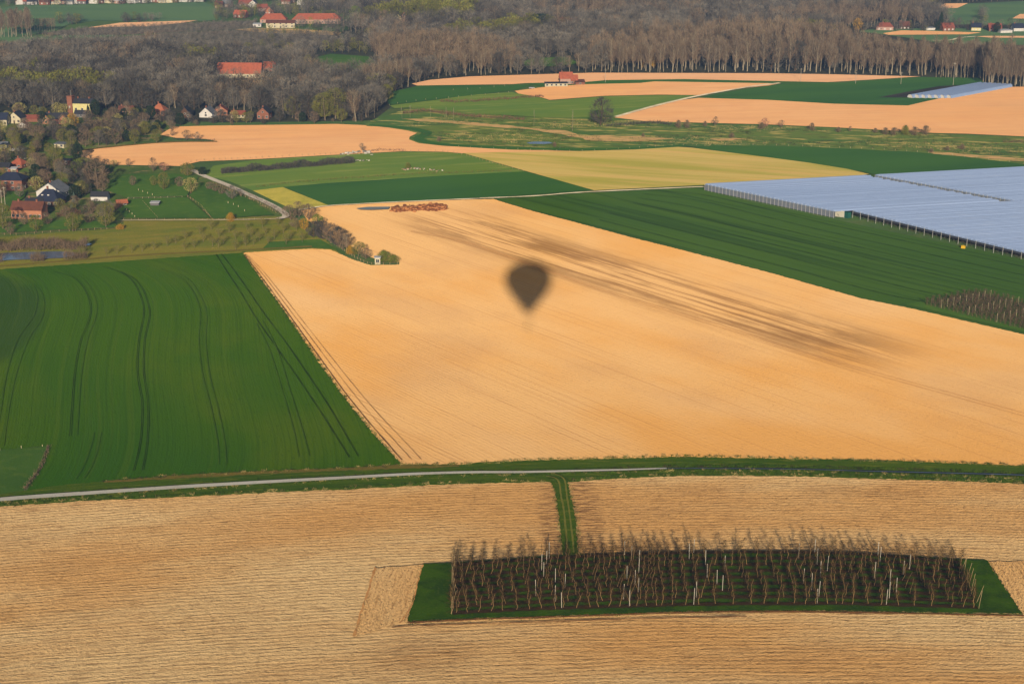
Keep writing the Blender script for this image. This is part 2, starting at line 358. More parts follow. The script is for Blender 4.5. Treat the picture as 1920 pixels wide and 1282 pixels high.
sheet('verge', [(-500, 985), (0, 950), (157, 939), (352, 931), (509, 923), (640, 918), (778, 911), (881, 906.5), (1019, 904), (1064, 904), (1157, 897), (1280, 892), (1452, 892), (1625, 897), (1763, 901), (1920, 907), (2200, 921), (2200, 880), (1920, 873), (1763, 867), (1625, 861), (1487, 860), (1280, 856), (1123, 860), (1019, 862), (899, 866), (861, 870), (754, 871), (640, 878), (440, 887), (196, 901), (100, 908), (45, 920), (0, 925), (-400, 960)], M['verge'], z1 - .02)
left_edge = [(455, 474), (470, 497), (486, 520), (520, 566), (557, 620), (600, 684), (650, 752), (700, 815), (730, 847), (753, 872)]
sheet('sand_field', left_edge + [(812, 871), (861, 872), (899, 867), (1019, 863), (1123, 861), (1280, 857), (1487, 861), (1625, 862), (1763, 868), (1920, 874), (2250, 886), (2250, 708), (1920, 628), (1713, 580), (1613, 560), (1447, 513), (1280, 470), (1180, 445), (1080, 418), (1000, 397), (950, 382), (925, 374), (840, 376), (730, 381), (617, 387), (565, 395), (575, 412), (625, 450), (700, 485), (748, 492), (749, 497), (695, 498), (660, 487), (640, 478), (620, 469), (585, 467)], M['main'], z2, rough_edge=.3)
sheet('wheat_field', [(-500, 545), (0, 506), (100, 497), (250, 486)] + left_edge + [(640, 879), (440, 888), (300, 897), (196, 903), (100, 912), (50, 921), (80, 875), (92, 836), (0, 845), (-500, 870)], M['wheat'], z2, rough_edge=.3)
sheet('small_meadow', [(0, 846), (89, 838), (78, 876), (43, 922), (0, 928), (-400, 950), (-400, 872)], M['lush'], z3, rough_edge=.3)
sheet('brown_verge', [(196, 904), (330, 893), (440, 887), (640, 879), (756, 873), (861, 873), (861, 877), (800, 879), (640, 884), (440, 893), (330, 899), (196, 907)], M['brown'], z3, rough_edge=.4)
ribbon('road', [(-400, 974), (0, 939.5), (157, 928), (352, 915), (509, 906), (640, 899), (778, 891.5), (881, 888.5), (985, 888), (1081, 885.7), (1157, 884), (1200, 882.6), (1250, 881)], (2.9, .9), M['road'], z5, .03)
ribbon('ditch', [(1090, 886), (1157, 884.5), (1220, 881.5), (1280, 880), (1487, 881), (1625, 885), (1763, 888.5), (1920, 892.5), (2200, 902)], (.5, 1.5), plain('ditch_mud', (30, 34, 18)), z3, .3)
ribbon('ditch_water', [(1230, 882.0), (1280, 881.0), (1487, 882.6), (1625, 886.4), (1763, 889.6), (1920, 893.8), (2200, 903.4)], (.2, .55), wm.m, z5, .2)
sheet('meadow', [(-400, 480), (0, 445), (110, 437), (228, 428), (232, 415), (340, 411), (520, 407), (545, 404), (600, 440), (640, 478), (620, 469), (585, 467), (452, 475), (0, 506), (-400, 540)], M['rough'], z2, rough_edge=.4)
sheet('lawn', [(490, 470), (505, 455), (560, 452), (600, 450), (640, 473), (620, 468), (585, 466)], M['lush'], z3)
ribbon('brown_verge', [(-300, 524), (0, 501), (100, 493), (250, 481), (450, 471), (585, 464)], 2.2, M['brown'], z4, .3)
# far fields
sheet('dark_crop_field', [(930, 374), (1100, 363), (1320, 351), (1322, 358), (1400, 378), (1567, 413), (1650, 431), (1920, 488), (2200, 548), (2200, 696), (1920, 627), (1713, 579), (1613, 559), (1447, 512), (1280, 469), (1180, 444), (1080, 417), (1000, 396), (950, 381)], M['green'], z2, rough_edge=.3)
sheet('yellow_plot', [(474, 359), (530, 352.5), (616, 386.5), (565, 394.5), (535, 388), (505, 374)], M['plot'], z3)
sheet('crop_field', [(532, 352.3), (610, 345), (840, 330.5), (985, 323), (1114, 358), (925, 371), (840, 375), (617, 387)], M['green_far'], z3)
sheet('meadow', [(383, 330), (400, 312), (480, 301), (605, 293), (755, 285.5), (830, 286), (870, 289), (985, 322.5), (600, 346), (474, 358.5), (430, 341)], M['meadow'], z2)
sheet('sand_field', [(132, 287), (225, 275), (325, 267), (407, 266.5), (385, 262), (330, 260), (300, 254), (325, 239), (400, 237), (480, 236), (630, 234), (680, 236), (730, 241), (765, 246.5), (782, 251), (768, 258), (767, 263), (785, 270), (830, 275), (960, 282.5), (1085, 285.2), (1185, 282), (1272, 277), (1240, 284), (980, 290), (867, 289), (830, 286), (755, 285), (605, 293), (480, 300), (375, 304), (337, 313), (200, 310), (165, 298)], M['far_soil'], z3)
sheet('stubble_field', [(868, 289), (985, 286.5), (1085, 286), (1185, 282.7), (1272, 277.5), (1297, 279), (1440, 297), (1515, 307), (1590, 319), (1630, 328.5), (1600, 333), (1320, 349), (1114, 359), (985, 322.5)], M['yellow'], z4)
sheet('crop_field', [(1297, 278.5), (1340, 275.5), (1440, 276), (1515, 277.5), (1715, 287), (1815, 297), (1920, 310), (2200, 340), (2200, 330), (1920, 324), (1690, 327), (1640, 329), (1590, 319), (1515, 307), (1440, 297)], M['green_far'], z4)
sheet('wild_meadow', [(700, 225), (780, 200), (855, 205), (960, 220), (1152, 222), (1210, 229), (1285, 231), (1440, 235), (1565, 240), (1752, 251), (1920, 258), (2300, 272), (2300, 345), (1920, 309), (1815, 296), (1715, 286), (1515, 276.5), (1440, 275), (1340, 274.5), (1272, 276.5), (1185, 281.5), (1085, 285), (960, 282), (830, 275), (785, 270), (767, 263), (768, 258), (782, 251), (765, 246.5), (730, 241), (680, 236)], M['wild'], z2)
sheet('dry_grass', [(940, 238), (1000, 242), (1060, 246), (1085, 256), (1130, 255), (1185, 257), (1267, 262), (1185, 267), (1110, 265.5), (1060, 255), (1000, 245)], M['dry'], z3, rough_edge=1.5)
sheet('dry_grass', [(752, 224.5), (800, 224), (960, 237), (1000, 242), (940, 241), (850, 233), (790, 229)], M['dry'], z3, rough_edge=1.2)
sheet('dry_grass', [(1740, 286), (1770, 287), (1850, 293), (1920, 299), (1960, 305), (1900, 303), (1820, 296.5), (1750, 290)], M['dry'], z3, rough_edge=1.2)
sheet('dry_grass', [(1330, 262), (1375, 260), (1400, 263), (1350, 266)], M['dry'], z3, rough_edge=1.0)
ribbon('grass_margin', [(690, 236), (760, 241), (800, 250), (785, 262), (830, 272), (960, 279), (1150, 281), (1290, 274)], 7, M['green_far'], z3, .1)
sheet('pond', [(987, 270), (1000, 267.6), (1030, 268), (1037, 270.5), (1020, 272.3), (995, 271.8)], wm.m, z4)
sheet('crop_field', [(720, 176), (767, 166), (785, 161.5), (960, 160), (1000, 160), (965, 170), (900, 178), (855, 183), (817, 188), (730, 198)], M['green_far'], z2)
sheet('grass_field', [(960, 174), (1017, 185), (1030, 190), (1135, 181.5), (1235, 179.3), (1309, 180), (1272, 189.5), (1152, 221.5), (1022, 221), (900, 214), (850, 208), (780, 202), (740, 204), (730, 199), (817, 188.5), (855, 183), (900, 178)], M['meadow'], z2)
sheet('sand_field', [(772, 158), (805, 151), (880, 144.5), (960, 142), (1110, 137.5), (1440, 138.5), (1565, 140.5), (1727, 144.5), (1702, 146), (1590, 153), (1552, 155), (1440, 153), (1285, 149.5), (1135, 151.5), (1095, 155), (985, 157), (960, 159), (782, 161.5)], M['pale_soil'], z2)
sheet('crop_field', [(1000, 160), (985, 157.2), (1095, 155.2), (1135, 151.7), (1285, 149.7), (1440, 153.2), (1552, 155.3), (1460, 158), (1227, 154), (1200, 157.2), (1097, 159.5), (1022, 164)], M['green_far'], z2)
sheet('sand_field', [(965, 172), (1022, 164.5), (1097, 159.5), (1200, 157.2), (1227, 154.2), (1440, 157.5), (1460, 158.2), (1440, 162), (1385, 167.5), (1310, 180), (1235, 179), (1135, 181.2), (1030, 189), (1017, 184.5), (972, 177)], M['far_soil'], z3)
sheet('sand_field', [(1152, 222), (1272, 190), (1310, 185), (1440, 189), (1565, 196.3), (1702, 199.5), (1760, 186.3), (1837, 172.5), (1892, 164.5), (1920, 164), (2300, 163), (2300, 271), (1920, 257.5), (1815, 252.5), (1752, 251), (1565, 240.3), (1440, 235), (1285, 231), (1210, 229)], M['far_soil'], z3)
sheet('crop_field', [(1310, 184.5), (1350, 176), (1400, 168), (1460, 159), (1590, 155.5), (1700, 147.5), (1727, 145.5), (1837, 147.5), (1850, 163), (1892, 164.5), (1837, 172.5), (1760, 186.3), (1702, 199.5), (1565, 196.3), (1440, 189)], M['green_far'], z2)
ribbon('lane', [(1155, 221), (1230, 200), (1310, 181.5), (1400, 165.5), (1462, 157.5)], 3.2, M['lane'], z5, .1)
sheet('dark_soil', [(1648, 184), (1700, 184.5), (1850, 159), (1760, 163), (1700, 174)], M['darksoil'], z3)
ribbon('path', [(900, 374), (1000, 370), (1100, 362.5), (1320, 352.5)], 1.8, M['lane'], z5, .25)
ribbon('path', [(560, 396), (620, 388), (730, 382), (840, 377), (925, 373.5)], 1.6, M['lane'], z5, .3)
# hillside fields behind
sheet('hill_pasture', [(-300, 30), (0, 16), (40, 11), (250, 9), (380, 4), (404, 14), (415, 38), (370, 41), (250, 42), (185, 39), (130, 46), (100, 60), (0, 74), (-300, 90)], M['hill'], z2)
sheet('pale_field', [(165, 53), (225, 44), (370, 39.5), (337, 45), (275, 51)], M['pale_soil'], z3)
sheet('orchard_floor', [(70, 64), (165, 53), (275, 51), (337, 45), (480, 40), (480, 55), (300, 63), (200, 68), (100, 67)], M['greyorch'], z3)
sheet('crop_strip', [(-200, 80), (100, 68), (230, 67), (180, 73), (60, 81), (-200, 92)], M['hill'], z3)
sheet('orchard_floor', [(-300, 96), (0, 84), (180, 74), (300, 64), (480, 56), (640, 67), (650, 84), (350, 90), (0, 100), (-300, 112)], M['greyorch'], z2)
sheet('brown_field', [(440, 57), (480, 54), (560, 56), (640, 62), (636, 68), (560, 66), (480, 62)], M['dry'], z4)
sheet('glade', [(578, 112), (620, 102), (692, 107), (708, 122), (695, 142), (640, 148), (588, 142)], M['lush'], z2)
sheet('glade', [(503, 114), (530, 108), (548, 122), (515, 124)], M['lush'], z2)
sheet('glade', [(980, 117), (1000, 110), (1060, 108), (1088, 120), (1040, 126), (985, 124)], M['lush'], z2)
sheet('glade', [(440, 152), (560, 150), (550, 160), (450, 165)], M['dry'], z2)
sheet('glade', [(984, 58), (1040, 58), (1040, 65), (984, 64)], M['green_far'], z2)
sheet('hill_crop', [(1755, 17), (1810, 8), (2100, -5), (2100, 50), (1785, 47), (1775, 30)], M['hill'], z2)
sheet('pale_field', [(1752, 17), (1772, 8), (1815, 7.5), (1795, 16.5)], M['pale_soil'], z3)
sheet('pale_field', [(1898, 36), (1912, 28), (2100, 20), (2100, 42)], M['pale_soil'], z3)
sheet('crop_strip', [(1610, 60), (1640, 55), (2100, 52), (2100, 88), (1920, 86), (1760, 82), (1700, 72)], M['hill'], z2)
sheet('pale_field', [(1655, 64), (1690, 58.5), (1740, 59.5), (1840, 62.5), (1815, 66), (1665, 67)], M['far_soil'], z3)
sheet('pale_field', [(1830, 70), (1845, 69), (2100, 69), (2100, 72), (1860, 72.5)], M['pale_soil'], z3)
ribbon('lane', [(1748, 77.5), (1780, 77), (1800, 72.5), (1830, 70)], 2.5, M['lane'], z4, .1)
# orchard block in front
sheet('cross_ploughing', [(704, 1067), (792, 1061), (764, 1168), (735, 1174), (664, 1197)], M['cross'], z2, rough_edge=.3)
sheet('cross_ploughing', [(1852, 1055), (2100, 1052), (2200, 1170), (1919, 1156)], M['cross'], z2, rough_edge=.3)
sheet('orchard_grass', [(793, 1061), (847, 1058), (1057, 1043), (1280, 1037), (1590, 1038), (1790, 1051), (1849, 1053), (1916, 1154), (1797, 1152), (1625, 1149), (1487, 1147), (1280, 1149), (1054, 1157), (881, 1162), (764, 1168)], M['orchgrass'], z3, rough_edge=.2)
sheet('grass_track', [(1030, 900), (1064, 901), (1068, 925), (1074, 954), (1080, 985), (1084, 1043), (1055, 1045), (1050, 985), (1046, 954), (1041, 925)], M['verge'], z3, rough_edge=.25)
for s in ([(1024, 896), (1046, 904), (1052, 935), (1056, 954), (1061, 1000), (1064, 1040)], [(1042, 893), (1058, 903), (1063, 935), (1066, 954), (1072, 1000), (1076, 1040)]):
    ribbon('rut', s, .5, M['rut'], z4, .3)
ribbon('furrow', [(764, 1170), (881, 1164), (1054, 1159), (1280, 1151), (1487, 1149.5), (1625, 1151.5), (1797, 1154.5), (1916, 1157), (2050, 1160)], .7, M['furrow'], z2, .5)
ribbon('furrow', [(735, 1178), (800, 1175), (985, 1169), (1180, 1163), (1400, 1158)], .4, M['furrow'], z2, .6)
ribbon('furrow', [(704, 1067), (690, 1110), (677, 1150), (664, 1197)], .5, M['edge'], z3, .9)
ribbon('furrow', [(793, 1062), (782, 1100), (773, 1136), (750, 1172)], .3, M['edge'], z3, .9)
# wheel tracks in the wheat
TR = [([(62, 537), (69, 560), (62, 595), (32, 640), (12, 700), (0, 770), (-10, 840)], 1), ([(15, 512), (47, 527), (72, 545), (82, 570), (76, 602), (52, 640), (30, 700), (15, 770), (5, 840)], 1),
      ([(100, 512), (135, 522), (155, 540), (167, 565), (169, 590), (160, 620), (150, 645), (140, 700), (135, 760), (131, 822)], 0), ([(120, 512), (150, 522), (170, 545), (180, 575), (177, 602), (163, 640), (152, 700), (147, 760), (143, 822)], 1),
      ([(190, 503), (207, 507), (237, 520), (255, 540), (267, 570), (269, 595), (260, 640), (257, 700), (266, 760), (263, 830), (250, 887)], 0), ([(225, 512), (250, 525), (267, 545), (277, 572), (280, 597), (271, 640), (269, 700), (277, 760), (276, 830), (267, 886)], 0),
      ([(300, 507), (332, 520), (355, 540), (370, 570), (375, 595), (372, 640), (378, 700), (395, 770), (407, 830), (410, 876)], 1), ([(335, 516), (352, 526), (368, 545), (382, 572), (387, 597), (385, 640), (391, 700), (408, 770), (420, 830), (424, 874)], 1),
      ([(405, 480), (425, 512), (450, 550), (480, 600), (520, 658), (560, 715), (600, 775), (635, 830), (655, 862)], 0), ([(415, 479), (437, 508), (462, 543), (494, 590), (535, 645), (575, 703), (618, 768), (652, 826), (672, 860)], 0),
      ([(480, 610), (505, 660), (530, 740), (550, 810), (560, 862)], 1), ([(492, 605), (518, 655), (544, 738), (566, 808), (580, 860)], 1),
      ([(175, 815), (168, 845), (155, 880), (140, 904)], 1), ([(188, 815), (182, 845), (170, 880), (156, 902)], 1)]
for p, k in TR:
    ribbon('wheel_track', p, .20 if k else .23, M['track_soft'] if k else M['track'], z4, .35)
for q in range(3):
    ribbon('wheel_track', [(457 + q * 4, 480 + q), (490 + q * 6, 522), (561 + q * 9, 620), (655 + q * 14, 750), (735 + q * 18, 845), (754 + q * 18, 866)], .28 - q * .05, M['furrow'] if q == 0 else M['edge'], z3, .6)
Lw = smooth_path([G(950, 381), G(1080, 417), G(1280, 469), G(1447, 512), G(1613, 559), G(1713, 579), G(1920, 627)], 10); Uw = smooth_path([G(1140, 361), G(1322, 358), G(1567, 413), G(1650, 431), G(1920, 488), G(2200, 548), G(2400, 590)], 10)
M['line'] = Mat('crop_line', (38, 62, 20), diffuse=True).layer(.1, .1, .4, .7, (56, 84, 30), .8, 4)
for f in (.1, .24, .37, .5, .63, .76, .88):
    P = [a.lerp(b, f) for a, b in zip(Lw, Uw)]
    ribbon('wheel_track', [(p.x, p.y) for p in P[int(6 + 6 * (1 - f)):56:5]], .42, M['line'], z4, .5, world_pts=True)
# drill and wheel marks across the big sand field
mk = Mat('tyre_mark', (212, 160, 104), diffuse=True).layer(.3, .3, .4, .7, (230, 176, 112), .8, 4)
for q in (-1, 1):
    ribbon('wheel_track', [(770, 436 + q), (880, 459 + q), (1030, 512 + q), (1160, 556 + q * 1.5), (1330, 608 + q * 2), (1560, 680 + q * 2), (1900, 775 + q * 3), (2050, 817 + q * 3)], .45, mk, z3, .4)

# ------------------------------------------------------------------ the balloon the picture is taken from
def lathe(g, prof, n=48, mi=0, gore=0.0, close_top=True):
    v = []; f = []
    for z, r in prof:
        for j in range(n):
            t = 2 * math.pi * j / n; rr = r * (1 + gore * (1 if j % 2 else -1)); v.append((rr * math.cos(t), rr * math.sin(t), z))
    for i in range(len(prof) - 1):
        for j in range(n):
            j2 = (j + 1) % n; f.append((i * n + j, i * n + j2, (i + 1) * n + j2, (i + 1) * n + j))
    if close_top: f.append(tuple(range((len(prof) - 1) * n, len(prof) * n)))
    g.add(v, f, mi)
bx, by = 0.1, -1.05
bl = thing('hot_air_balloon', (bx, by, CAM_H - 1.55), 0, 'red and white hot air balloon whose round shadow lies on the sand field', 'balloon')
fab = plain('envelope_red', (190, 40, 34), .7, .2, .1); fabw = plain('envelope_white', (226, 220, 206), .7, .2, .1)
e = Geo(); m0 = 7.0
prof = [(0, 2.1), (1.6, 3.3), (4.4, 5.3), (7.2, 7.3), (9.8, 8.9), (12, 9.75), (13.8, 10.05), (15.6, 10.0), (17.4, 9.5), (19, 8.5), (20.4, 7.1), (21.4, 5.4), (22.0, 3.6), (22.4, 1.2)]
lathe(e, [(m0 + z, r) for z, r in prof], 48, 0, .012)
for i in range(len(e.mi) - 1): e.mi[i] = 1 if ((i % 48) // 4) % 2 else 0
eo = e.build('envelope', [fab, fabw], bl, True)
s_ = Geo(); lathe(s_, [(m0 - 1.0, 1.5), (m0 + .02, 2.09)], 32, 0, 0, False); s_.build('skirt', [fab], bl)
wick = plain('wicker', (150, 104, 60), .8, .1, .5, 8)
b = Geo(); b.box(-.75, .75, -.6, .6, 0, .08); b.box(-.75, .75, -.6, -.54, .08, 1.1); b.box(-.75, .75, .54, .6, .08, 1.1); b.box(-.75, -.69, -.54, .54, .08, 1.1); b.box(.69, .75, -.54, .54, .08, 1.1)
b.build('basket', [wick], bl)
r_ = Geo(); r_.tube([(-.75, -.6, 1.13), (.75, -.6, 1.13), (.75, .6, 1.13), (-.75, .6, 1.13), (-.75, -.6, 1.13)], [.05] * 5, 8); r_.build('rim_padding', [plain('leather', (88, 52, 30), .6, .3)], bl)
steel = plain('steel', (150, 150, 150), .4, .6)
u_ = Geo()
for sx in (-1, 1):
    for sy in (-1, 1): u_.tube([(sx * .7, sy * .55, 1.1), (sx * .45, sy * .35, 2.3)], [.02, .02], 6)
u_.tube([(-.45, -.35, 2.3), (.45, -.35, 2.3), (.45, .35, 2.3), (-.45, .35, 2.3), (-.45, -.35, 2.3)], [.025] * 5, 6)
u_.build('burner_frame', [steel], bl)
u_ = Geo()
for sx in (-.18, .18): lathe(u_, [(2.2, .03), (2.25, .13), (2.6, .16), (2.75, .13)], 16)
for i in range(len(u_.v)): u_.v[i] = (u_.v[i][0] + (-.18 if i < len(u_.v) // 2 else .18), u_.v[i][1], u_.v[i][2])
u_.build('burner', [steel], bl)
u_ = Geo()
for j in range(12):
    t = 2 * math.pi * j / 12; u_.tube([(.45 * math.copysign(1, math.cos(t)), .35 * math.copysign(1, math.sin(t)), 2.3), (2.07 * math.cos(t), 2.07 * math.sin(t), m0 + .02)], [.006, .006], 4)
u_.build('load_cable', [steel], bl)

# ------------------------------------------------------------------ trees: prototypes (height 10), placed as linked copies
def bare_tree(seed, trunk=3.0, cr=3.2, cz0=2.6, twigs=700, tw=.075, tL=1.1, limbs=14, shape='round', leaves=0, leaf=.22, tr=.22, fork=False, up=.5, n=4):
    r = random.Random(seed); T = Geo(); Cc = Geo(); H = 10.0
    pts = [Vector((0, 0, 0))]; x = y = 0
    for k in range(1, 6):
        x += r.uniform(-.18, .18); y += r.uniform(-.18, .18); pts.append(Vector((x, y, H * .93 * k / 5)))
    T.tube(pts, [tr * (1 - .17 * i) for i in range(6)], 6)
    def trunk_at(z):
        t = z / (H * .93) * 5; i = min(4, int(t)); return pts[i].lerp(pts[i + 1], t - i)
    def rad(z):                                  # crown radius at height z
        t = (z - cz0) / (H - cz0)
        if t < 0 or t > 1: return 0
        if shape == 'round': return cr * math.sqrt(max(0, 1 - (2 * t - 1) ** 2)) ** .8
        if shape == 'poplar': return cr * (min(1, t * 3.5) * (1 - t) ** .45) 
        if shape == 'column': return cr * min(1, t * 6, (1 - t) * 3)
        if shape == 'vase': return cr * (.25 + .9 * t) * min(1, (1 - t) * 4) ** .5
        if shape == 'cone': return cr * (1 - t) ** .85
        return cr
    paths = []
    for k in range(limbs):
        z0 = trunk + (H * .86 - trunk) * (k / limbs) ** .9; a = k * 2.4 + r.uniform(-.5, .5)
        zt = min(H * .985, z0 + r.uniform(.8, 2.6) * (up * 2)); rr = rad(min(zt, H * .97)) * r.uniform(.7, 1.05)
        p0 = trunk_at(z0); p2 = Vector((rr * math.cos(a), rr * math.sin(a), zt)) + Vector((p0.x, p0.y, 0)) * .5
        p1 = p0.lerp(p2, .5) + Vector((r.uniform(-.3, .3), r.uniform(-.3, .3), -.15 + r.uniform(-.2, .3)))
        w = max(.03, tr * .42 * (1 - k / limbs * .6)); T.tube([p0, p1, p2], [w, w * .6, .02], 3); paths.append((p0, p1, p2))
        for q in range(2):
            s0 = p1.lerp(p2, r.uniform(0, .5)); s1 = s0 + Vector((r.uniform(-1, 1), r.uniform(-1, 1), r.uniform(.1, 1.1))) * cr * .35
            T.tube([s0, s1], [w * .5, .015], 3); paths.append((s0, s0.lerp(s1, .5), s1))
    clumps = [(r.uniform(cz0 + .3, H * .97), r.uniform(0, 6.28), r.random() ** .5) for _ in range(26)]
    def rp():
        if r.random() < .55:
            z, a, q = r.choice(clumps); z += r.gauss(0, .5); rr = rad(z) * q + r.gauss(0, .35)
        else:
            z = r.uniform(cz0, H); a = r.uniform(0, 6.28); rr = rad(z) * r.random() ** .5
        if z > H or z < cz0 * .9: z = r.uniform(cz0, H * .95)
        rr = min(abs(rr), rad(z) * 1.08); c = trunk_at(min(z, H * .9)); return Vector((c.x + rr * math.cos(a), c.y + rr * math.sin(a), z))
    for k in range(twigs):
        p = rp(); c = trunk_at(max(0, min(H * .9, p.z - 1.2))); d = (p - c).normalized() + Vector((r.gauss(0, .35), r.gauss(0, .35), r.gauss(0, .3) + up))
        L = tL * r.uniform(.5, 1.2)
        Cc.sliver(p - d.normalized() * L * .5, d, L, tw * r.uniform(.6, 1.3), r)
    for k in range(leaves): Cc.leaf(rp(), leaf * r.uniform(.6, 1.4), r, 1)
    return T, Cc
def bush(seed, twigs=500, leaves=0, tw=.09, h=10.0, spread=6.0, tL=2.2, leaf=.5):
    r = random.Random(seed); T = Geo(); Cc = Geo()
    stems = []
    for k in range(9):
        a = r.uniform(0, 6.28); q = spread * r.uniform(.2, .8); p = Vector((q * math.cos(a), q * math.sin(a), h * r.uniform(.55, .95)))
        b0 = Vector((math.cos(a), math.sin(a), 0)) * r.uniform(.1, 1.2); T.tube([b0, b0.lerp(p, .5) + Vector((0, 0, .6)), p], [.22, .14, .03], 4)
    for k in range(twigs + leaves):
        a = r.uniform(0, 6.28); z = h * r.random() ** .8; lump = .85 + .3 * math.sin(a * 3 + seed) + .22 * math.sin(a * 5 + z * .8) + r.gauss(0, .1)
        q = spread * lump * math.sqrt(max(0, 1 - (z / h) ** 2.2)) * r.random() ** .5
        p = Vector((q * math.cos(a), q * math.sin(a), z))
        if k < twigs: Cc.sliver(p, Vector((math.cos(a) * .5 + r.gauss(0, .4), math.sin(a) * .5 + r.gauss(0, .4), .9)), tL * r.uniform(.5, 1.2), tw * r.uniform(.7, 1.6), r)
        else: Cc.leaf(p, leaf * r.uniform(.6, 1.4), r, 1)
    return T, Cc
def bark(name, c): return plain(name, c, .95, .05, .4, 2)
def twigm(name, c, c2=None):
    m = Mat(name, c, 1, 0, local=True, diffuse=True); m.layer(.35, .35, .42, .62, c2 or tuple(v * .7 for v in c), .8, 3); m.tint(); return m.m
bk_pale = bark('pale_bark', (176, 164, 140)); bk_grey = bark('grey_bark', (140, 126, 106)); bk_brown = bark('brown_bark', (112, 92, 70))
tw_brown = twigm('brown_twigs', (146, 126, 104), (108, 94, 78)); tw_grey = twigm('grey_twigs', (138, 132, 120), (96, 96, 94)); tw_dark = twigm('dark_twigs', (98, 94, 86), (68, 70, 70))
tw_olive = twigm('olive_twigs', (138, 128, 68), (108, 108, 58)); lf_olive = twigm('olive_buds', (132, 134, 58), (106, 116, 52)); lf_green = twigm('spring_leaves', (124, 146, 48), (96, 122, 42))
lf_gold = twigm('golden_twigs', (204, 160, 56), (172, 136, 50)); lf_ever = twigm('evergreen_leaves', (50, 68, 42), (36, 54, 36)); lf_blue = twigm('blue_needles', (112, 134, 122), (80, 104, 96))
lf_pink = twigm('pink_blossom', (206, 150, 132), (176, 120, 104)); lf_cream = twigm('cream_blossom', (196, 188, 120), (160, 156, 92)); tw_red = twigm('reddish_twigs', (140, 106, 84), (108, 84, 68))
PROTO = {}
def reg(kind, name, cat, variants):
    "variants: list of (Trunk geo, Crown geo, trunk mat, [twig mat, leaf mat])"
    PROTO[kind] = (name, cat, [(T.mesh(name + '_trunk', tm), Cc.mesh(name + '_crown', cm)) for T, Cc, tm, cm in variants])
def V(fn, n, tm, cm, **k): return [(*fn(s * 13 + 5, **k), tm, cm) for s in range(n)]
reg('poplar', 'poplar_tree', 'tree', V(bare_tree, 5, bk_pale, [tw_brown, lf_olive], trunk=4.0, cr=2.3, cz0=3.6, twigs=620, tw=.05, tL=1.3, limbs=22, shape='poplar', tr=.11, up=.8))
reg('slim', 'young_poplar', 'tree', V(bare_tree, 2, bk_pale, [tw_grey, lf_olive], trunk=5, cr=.45, cz0=3.0, twigs=90, tw=.03, tL=.8, limbs=8, shape='column', tr=.07, up=.9))
reg('round', 'bare_tree', 'tree', V(bare_tree, 4, bk_grey, [tw_brown, lf_olive], trunk=2.0, cr=4.3, cz0=1.6, twigs=1500, tw=.10, tL=1.2, limbs=16, tr=.24))
reg('grey', 'bare_tree', 'tree', V(bare_tree, 4, bk_grey, [tw_grey, lf_olive], trunk=2.2, cr=3.9, cz0=2.0, twigs=1300, tw=.09, tL=1.2, limbs=16, tr=.22))
reg('dark', 'bare_tree', 'tree', V(bare_tree, 3, bk_brown, [tw_dark, lf_ever], trunk=1.6, cr=4.6, cz0=1.2, twigs=1700, tw=.12, tL=1.2, limbs=16, tr=.24, leaves=200))
reg('vase', 'bare_tree', 'tree', V(bare_tree, 2, bk_pale, [tw_brown, lf_olive], trunk=2.6, cr=3.0, cz0=3.2, twigs=750, tw=.06, tL=1.4, limbs=18, shape='vase', tr=.2, up=1.0))
reg('olive', 'budding_tree', 'tree', V(bare_tree, 4, bk_grey, [tw_olive, lf_olive], trunk=2.0, cr=4.4, cz0=1.5, twigs=1000, tw=.1, tL=1.0, limbs=14, tr=.24, leaves=1500, leaf=.32))
reg('green', 'budding_tree', 'tree', V(bare_tree, 2, bk_grey, [tw_olive, lf_green], trunk=1.6, cr=4.6, cz0=1.0, twigs=500, tw=.07, tL=1.0, limbs=12, tr=.24, leaves=1500, leaf=.4))
reg('gold', 'golden_willow', 'tree', V(bare_tree, 2, bk_grey, [lf_gold, lf_gold], trunk=1.6, cr=4.2, cz0=1.0, twigs=1300, tw=.12, tL=1.3, limbs=10, tr=.26))
reg('pink', 'blossom_tree', 'tree', V(bare_tree, 1, bk_brown, [tw_brown, lf_pink], trunk=1.8, cr=5.4, cz0=1.4, twigs=500, tw=.08, tL=1.2, limbs=12, tr=.26, leaves=1100, leaf=.4))
reg('cream', 'blossom_tree', 'tree', V(bare_tree, 1, bk_brown, [tw_olive, lf_cream], trunk=1.8, cr=5.2, cz0=1.4, twigs=500, tw=.08, tL=1.2, limbs=12, tr=.26, leaves=1300, leaf=.4))
reg('conifer', 'conifer', 'conifer', V(bare_tree, 2, bk_brown, [lf_ever, lf_ever], trunk=.6, cr=3.0, cz0=.4, twigs=900, tw=.2, tL=1.1, limbs=20, shape='cone', tr=.22, leaves=1500, leaf=.4, up=-.1))
reg('blueconifer', 'conifer', 'conifer', V(bare_tree, 1, bk_brown, [lf_blue, lf_blue], trunk=.6, cr=3.0, cz0=.4, twigs=900, tw=.2, tL=1.1, limbs=20, shape='cone', tr=.22, leaves=1200, leaf=.4, up=-.1))
reg('ever', 'evergreen_tree', 'tree', V(bare_tree, 2, bk_brown, [tw_dark, lf_ever], trunk=1.2, cr=3.8, cz0=.8, twigs=500, tw=.15, tL=1.1, limbs=14, tr=.26, leaves=3200, leaf=.55))
reg('std', 'young_fruit_tree', 'fruit tree', V(bare_tree, 4, bk_grey, [tw_olive, lf_olive], trunk=3.8, cr=4.2, cz0=3.6, twigs=420, tw=.1, tL=1.6, limbs=9, tr=.2, up=.6, leaves=120, leaf=.3))
reg('shrub', 'shrub', 'shrub', V(bush, 3, bk_brown, [tw_brown, lf_olive], twigs=1100, leaves=150, tw=.16))
reg('dshrub', 'shrub', 'shrub', V(bush, 3, bk_brown, [tw_brown, lf_olive], twigs=800, leaves=250, tw=.2))
